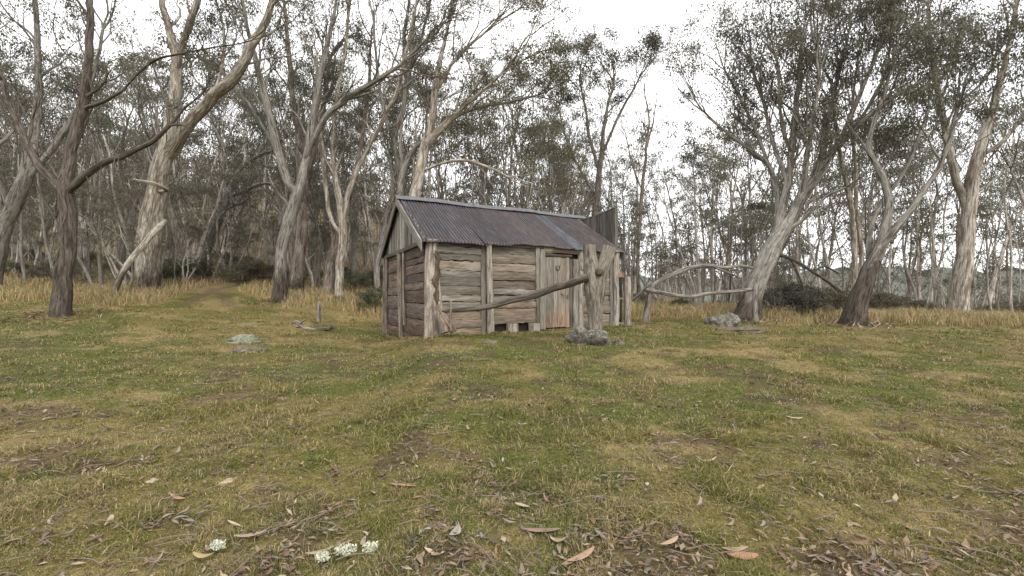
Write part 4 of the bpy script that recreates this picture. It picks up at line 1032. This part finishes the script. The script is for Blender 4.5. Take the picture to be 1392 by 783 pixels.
# --- woodland trees: a few kinds, then real copies
def proto(kind, seed):
    R_ = random.Random(seed); T = Tree(); Ht = 12.0
    nst = {'single':1, 'twin':2, 'multi':3, 'dead':1, 'pole':1}[kind]
    for sidx in range(nst):
        az = R_.random()*6.28; lean = R_.uniform(.03, .16) if nst == 1 else R_.uniform(.12, .3)
        H1 = Ht*R_.uniform(.5, .66)/(1 if nst < 3 else 1.1); P = [np.array([math.cos(az)*.12*(nst > 1), math.sin(az)*.12*(nst > 1), -.5])]
        d = np.array([math.cos(az)*lean, math.sin(az)*lean, 1.])
        for i in range(7):
            d = norm(d+np.array([R_.gauss(0, .09), R_.gauss(0, .09), .06])); P.append(P[-1]+d*(H1+.5)/7)
        r0 = R_.uniform(.11, .17)*(1 if nst == 1 else .8)
        if kind == 'pole': r0 *= .6
        Pc, Rc = catmull(P, np.linspace(r0, r0*.45, 8), .35); Rc[0] *= 1.3
        T.main.append((Pc, Rc)); lv = 3 if kind == 'pole' else 4
        for q in range(3 if nst < 3 else 2):
            grow(T, R_, Pc[-1], rot_about(d, R_.uniform(.15, .5), q*2.1+R_.random()), R_.uniform(1.3, 1.9), Rc[-1]*.8, lv if nst == 1 else lv-1, .07, .2, (.28,.6), .8, .006, .03)
        for q in range(5 if kind != 'pole' else 3):
            i = int(len(Pc)*R_.uniform(.4, .95)); grow(T, R_, Pc[i], rot_about(d, R_.uniform(.6, 1.1), R_.random()*6.28), R_.uniform(.9, 1.5), Rc[i]*.4, R_.choice([1, 2, 2, 3]), .08, .24, (.28,.6), .8, .006, .03)
    root = bpy.data.objects.new('snow_gum', None); COL.objects.link(root)
    top = max(t[0][2] for t in T.tips)
    lg = None if kind == 'dead' else leaves(T, {'pole':22}.get(kind, 24), .14, .46, .36, seed, (.135,.135,.10), clump=.55)
    finish(root, T, 'bark_far', lg, k=lambda r: 7 if r > .07 else 4)
    return root, top
kinds = ['single','single','twin','multi','pole','pole','single','twin','dead','multi','pole','dead']
protos = [(k,)+proto(k, 500+i) for i, k in enumerate(kinds)]
topu = [-400,-50,680,715,745,775,800,850,880,915,935,960,1000,1050,1110,1160,1700]
topv = [0,20,40,80,105,110,120,135,165,150,150,145,135,120,110,100,60]
hero_xy = [(-14.6,17),(-9.3,17),(-9.9,19.5),(-7.4,18.5),(-8.6,20),(-19.2,26),(-4.4,17.5),(4.7,26),(6.2,21),(7.3,13.2),(9.3,11.6),(12,15)]
region_names = [(-9e9, 184, 'beyond the left margin of the turf'), (184, 300, 'left of the rutted track'), (300, 440, 'beyond the rutted track'), (440, 540, 'between the track and the hut gable'),
  (540, 700, 'behind the left half of the hut'), (700, 850, 'behind the hut roof and chimney'), (850, 1020, 'behind the right-hand rails'), (1020, 1208, 'behind the great leaning gum'), (1208, 9e9, 'beyond the right margin of the turf')]
kname = {'single':'leafy single-stemmed gum', 'twin':'twin-stemmed leafy gum', 'multi':'many-stemmed spreading gum', 'dead':'leafless dead gum', 'pole':'thin pole-like gum'}
used = set(); placed = []; tries = 0
def place_bg(x, y, kidx, vt=None, sc=None, R_=rnd):
    k, root, top = protos[kidx]
    u = CX+F*x/y; z = tz(x, y)
    if vt is not None: h = EYE+(HZ-vt)/F*y-z
    else: h = sc
    h = max(5.5, min(h, 22)); s = h/top
    o = root if kidx not in used else copy_tree(root)
    used.add(kidx)
    o.location = (x, y, z); o.rotation_euler = (R_.uniform(-.06, .06), R_.uniform(-.06, .06), R_.uniform(0, 6.28)); w = s*R_.uniform(.8, 1.05)
    o.scale = (w, w, s)
    rn = next(n for a, b, n in region_names if a <= u < b)
    tag(o, f'{kname[k]} in the woods {rn}', 'tree', f'{kname[k]}s in the woods {rn}'); o['size'] = 0
    del o['size']
    placed.append((x, y))
Rb = random.Random(77)
while len(placed) < 275 and tries < 20000:
    tries += 1
    s = Rb.uniform(-1.38, 1.38); y = 17+40*Rb.random()**1.35
    e = float(np.interp(s, edge_s, edge_y))+3.2
    if y < e: continue
    x = s*y
    if any((x-a)**2+(y-b)**2 < (1.5+.01*y)**2 for a, b in placed) or any((x-a)**2+(y-b)**2 < 4 for a, b in hero_xy): continue
    lx = (x+1.764)*.885+(y-8.82)*.467; ly = -(x+1.764)*.467+(y-8.82)*.885
    if -1.5 < lx < 7.5 and -1 < ly < 6.5: continue
    if float(np.minimum(seg_dist(np.array(x), np.array(y), track_l), seg_dist(np.array(x), np.array(y), track_r))) < 1.6: continue
    u = CX+F*s; vt = float(np.interp(u, topu, topv))
    kk = Rb.randrange(len(protos)) if s < .2 or Rb.random() < .4 else Rb.choice([4, 5, 10, 4, 5, 10, 7])
    place_bg(x, y, kk, vt+Rb.uniform(5, 170) if u < 725 or u > 1000 else vt+Rb.uniform(5, 120), R_=Rb)
print('bg trees', len(placed), 'tries', tries)

# --- far woodland: one mass
def far_wood():
    R_ = random.Random(5); gt = Geo(); br = []; cs = []; n = 0
    Pl = []
    for i in range(1050):
        s = R_.uniform(-1.5, 1.5); y = R_.uniform(45, 125)
        if s > .3 and y < 60: y += 20
        if s > .2 and R_.random() < .25: continue
        x = s*y; z = tz(x, y); u = CX+F*s; vt = float(np.interp(u, topu, topv))
        h = R_.uniform(8, 14) if s < .2 else R_.uniform(8, 12)
        if 725 < u < 960: h = min(h, EYE+(HZ-max(vt, 170))/F*y-z)
        p = np.array([x, y, z-.5]); q = p+np.array([R_.gauss(0, .8), R_.gauss(0, .8), h*.65]); m = (p+q)/2+np.array([R_.gauss(0, .3), R_.gauss(0, .3), 0])
        r = R_.uniform(.06, .15); br.append(([p, m, q], [r, r*.8, r*.5]))
        for k in range(8):
            e = q+np.array([R_.gauss(0, 1.6), R_.gauss(0, 1.6), R_.uniform(-h*.45 if s < .15 else -h*.15, h*.34)]); st = p+(q-p)*R_.uniform(.6, 1)
            br.append(([st, (st+e)/2+np.array([R_.gauss(0, .2)]*3), e], [r*.4, r*.28, r*.12])); cs.append(e)
    T = Tree(); T.tips = [(c, None) for c in cs]
    lg = leaves(T, 22, .34, 1.15, .5, 9, (.125,.125,.095))
    tubes(gt, br, lambda r: 4, (1, 1, 1), 0, cap=False)
    o = gt.obj('woodland_trunks', M['bark_far']); tag(o, 'far-off mass of gum trunks on the slope behind', kind='stuff')
    o = lg.obj('woodland_foliage', M['leaf'], smooth=False); tag(o, 'far-off mass of grey-green gum foliage on the slope behind', kind='stuff')
far_wood()

# --- shrubs at the edge of the wood
def shrub_proto(seed, leafc, dead=False):
    R_ = random.Random(seed); T = Tree()
    for i in range(9):
        a = R_.random()*6.28; d = norm(np.array([math.cos(a), math.sin(a), R_.uniform(.7, 2.)]))
        grow(T, R_, np.array([math.cos(a)*.08, math.sin(a)*.08, -.05]), d, .34, .014, 3, .03, .3, (.35,.8), .9, .003, .5)
    root = bpy.data.objects.new('shrub', None); COL.objects.link(root)
    g = Geo(); tubes(g, T.twig, lambda r: 4, None, 0, cap=False); g.obj('stems', M['twig'], root)
    lg = leaves(T, 0 if dead else 30, .06, .15, .8, seed, leafc, droop=-.2)
    if lg: lg.obj('foliage', M['shrubleaf'], root, smooth=False)
    return root
sp = [shrub_proto(901, (.085,.10,.055)), shrub_proto(902, (.14,.13,.088)), shrub_proto(903, (.085,.092,.07)), shrub_proto(904, (.1,.1,.1), True)]
su = set()
def place_shrub(u, y, i, sc, label, group=None):
    x = (u-CX)/F*y; o = sp[i] if i not in su else copy_tree(sp[i]); su.add(i)
    o.location = (x, y, tz(x, y)); o.rotation_euler = (0, 0, rnd.random()*6.28); o.scale = (sc*1.15, sc*1.15, sc)
    tag(o, label, 'shrub', group)
place_shrub(512, 16.5, 0, 1.0, 'dark green bush beside the hut gable in tall grass')
place_shrub(1062, 14.6, 2, 1.15, 'dark dense bush right of the great leaning gum')
place_shrub(1092, 15.0, 2, 1.25, 'largest dark bush between the great leaning gum and the gnarled gum')
place_shrub(1125, 14.2, 1, 1.0, 'greyish low bush left of the gnarled dark-based gum')
place_shrub(1075, 13.8, 3, 1.1, 'bare twiggy dead bush right of the great leaning gum')
place_shrub(1045, 16.0, 3, 1.3, 'bare dead bush close behind the great leaning gum')
Rq = random.Random(8); nsap = 0
sap_src = []
for k, root, top in protos:
    if k in ('pole', 'dead', 'multi'): sap_src.append((k, root, top))
while nsap < 150:
    s_ = Rq.choice([Rq.uniform(-1.35, -.2)]*3+[Rq.uniform(.2, 1.35)]); y = 17+22*Rq.random()**1.2
    if y < float(np.interp(s_, edge_s, edge_y))+3: continue
    x = s_*y
    if float(np.minimum(seg_dist(np.array(x), np.array(y), track_l), seg_dist(np.array(x), np.array(y), track_r))) < 1.5: continue
    k, root, top = Rq.choice(sap_src); c = copy_tree(root); c.name = 'sapling'; h = Rq.uniform(2.6, 6.5); sc = h/top
    c.location = (x, y, tz(x, y)); c.rotation_euler = (Rq.uniform(-.15, .15), Rq.uniform(-.15, .15), Rq.uniform(0, 6.28)); c.scale = (sc*1.3, sc*1.3, sc)
    u = CX+F*s_; rn = next(n for a, b, n in region_names if a <= u < b)
    kk = {'pole':'thin leafy', 'dead':'bare twiggy', 'multi':'bushy many-stemmed'}[k]
    tag(c, f'{kk} gum sapling low in the woods {rn}', 'sapling', f'{kk} gum saplings in the woods {rn}'); nsap += 1
Rs = random.Random(31)
for i in range(80):
    u = Rs.choice([Rs.uniform(-60, 540)]*3+[Rs.uniform(860, 1450)]); s = (u-CX)/F
    y = float(np.interp(s, edge_s, edge_y))+Rs.uniform(4, 16); rn = next(n for a, b, n in region_names if a <= u < b)
    k = Rs.choice([0, 1, 1, 3, 3]); kn_ = {0:'deep green bush', 1:'olive-grey bush', 2:'dark dense bush', 3:'bare twiggy bush'}[k]
    place_shrub(u, y, k, Rs.uniform(.4, 1.3), f'{kn_} low in the undergrowth {rn}', f'{kn_}es in the undergrowth {rn}')
log_thing('fallen_limb', 'long thin dead limb lying through the bushes right of the leaning gum', 'branch',
  [[(1042,342,14.0,4),(1075,352,14.0,4),(1105,370,14.0,4),(1128,385,14.0,4),(1150,405,14.1,5),(1160,425,14.2,5)],[(1105,370,14,3),(1120,362,14,2.4),(1140,372,13.9,2)],[(1075,352,14,2.5),(1090,385,13.9,2.5),(1100,420,13.8,2)]], M['rail'], sides=7)

# ------------------------------------------------------------------ camera, sky, light
cam = bpy.data.cameras.new('camera'); co = bpy.data.objects.new('camera', cam); COL.objects.link(co)
co.location = (0, 0, EYE); co.rotation_euler = (PI/2, 0, 0)
cam.sensor_width = 36; cam.lens = 36*F/1392; cam.shift_y = (HZ-391.5)/1392; cam.clip_start = .05; cam.clip_end = 3000
scn.camera = co
SUN_EL, SUN_AZ = math.radians(48), math.radians(150)      # azimuth clockwise from +Y
w = bpy.data.worlds.new('World'); scn.world = w; w.use_nodes = True; nt = w.node_tree; nt.nodes.clear()
out = nt.nodes.new('ShaderNodeOutputWorld'); bg = nt.nodes.new('ShaderNodeBackground'); bg.inputs[1].default_value = .1
sky = nt.nodes.new('ShaderNodeTexSky'); sky.sky_type = 'NISHITA'; sky.sun_disc = False; sky.sun_elevation = SUN_EL; sky.sun_rotation = SUN_AZ
tc = nt.nodes.new('ShaderNodeTexCoord'); nz = nt.nodes.new('ShaderNodeTexNoise'); nz.inputs['Scale'].default_value = 2.2; nz.inputs['Detail'].default_value = 5
nt.links.new(tc.outputs['Generated'], nz.inputs['Vector'])
rp = nt.nodes.new('ShaderNodeValToRGB'); rp.color_ramp.elements[0].position = .3; rp.color_ramp.elements[0].color = (.72,.72,.72,1); rp.color_ramp.elements[1].position = .55; rp.color_ramp.elements[1].color = (1,1,1,1)
nt.links.new(nz.outputs['Fac'], rp.inputs['Fac'])
mx = nt.nodes.new('ShaderNodeMix'); mx.data_type = 'RGBA'
nt.links.new(rp.outputs['Color'], mx.inputs[0]); nt.links.new(sky.outputs[0], mx.inputs[6]); mx.inputs[7].default_value = (11.7, 11.7, 11.75, 1)
nt.links.new(mx.outputs[2], bg.inputs[0]); nt.links.new(bg.outputs[0], out.inputs[0])
sl = bpy.data.lights.new('sun', 'SUN'); sl.energy = 1.3; sl.angle = math.radians(14); sl.color = (1, .95, .88)
so = bpy.data.objects.new('sun', sl); COL.objects.link(so)
dv = Vector((math.sin(SUN_AZ)*math.cos(SUN_EL), math.cos(SUN_AZ)*math.cos(SUN_EL), math.sin(SUN_EL)))
so.rotation_euler = dv.to_track_quat('Z', 'Y').to_euler(); so.location = dv*30
scn.view_settings.view_transform = 'Standard'; scn.view_settings.look = 'None'; scn.view_settings.gamma = 1; scn.view_settings.exposure = .85
scn.render.engine = 'CYCLES'; scn.cycles.max_bounces = 5; scn.cycles.diffuse_bounces = 3; scn.cycles.transmission_bounces = 3; scn.cycles.transparent_max_bounces = 4
scn.cycles.use_denoising = True; scn.cycles.use_adaptive_sampling = True
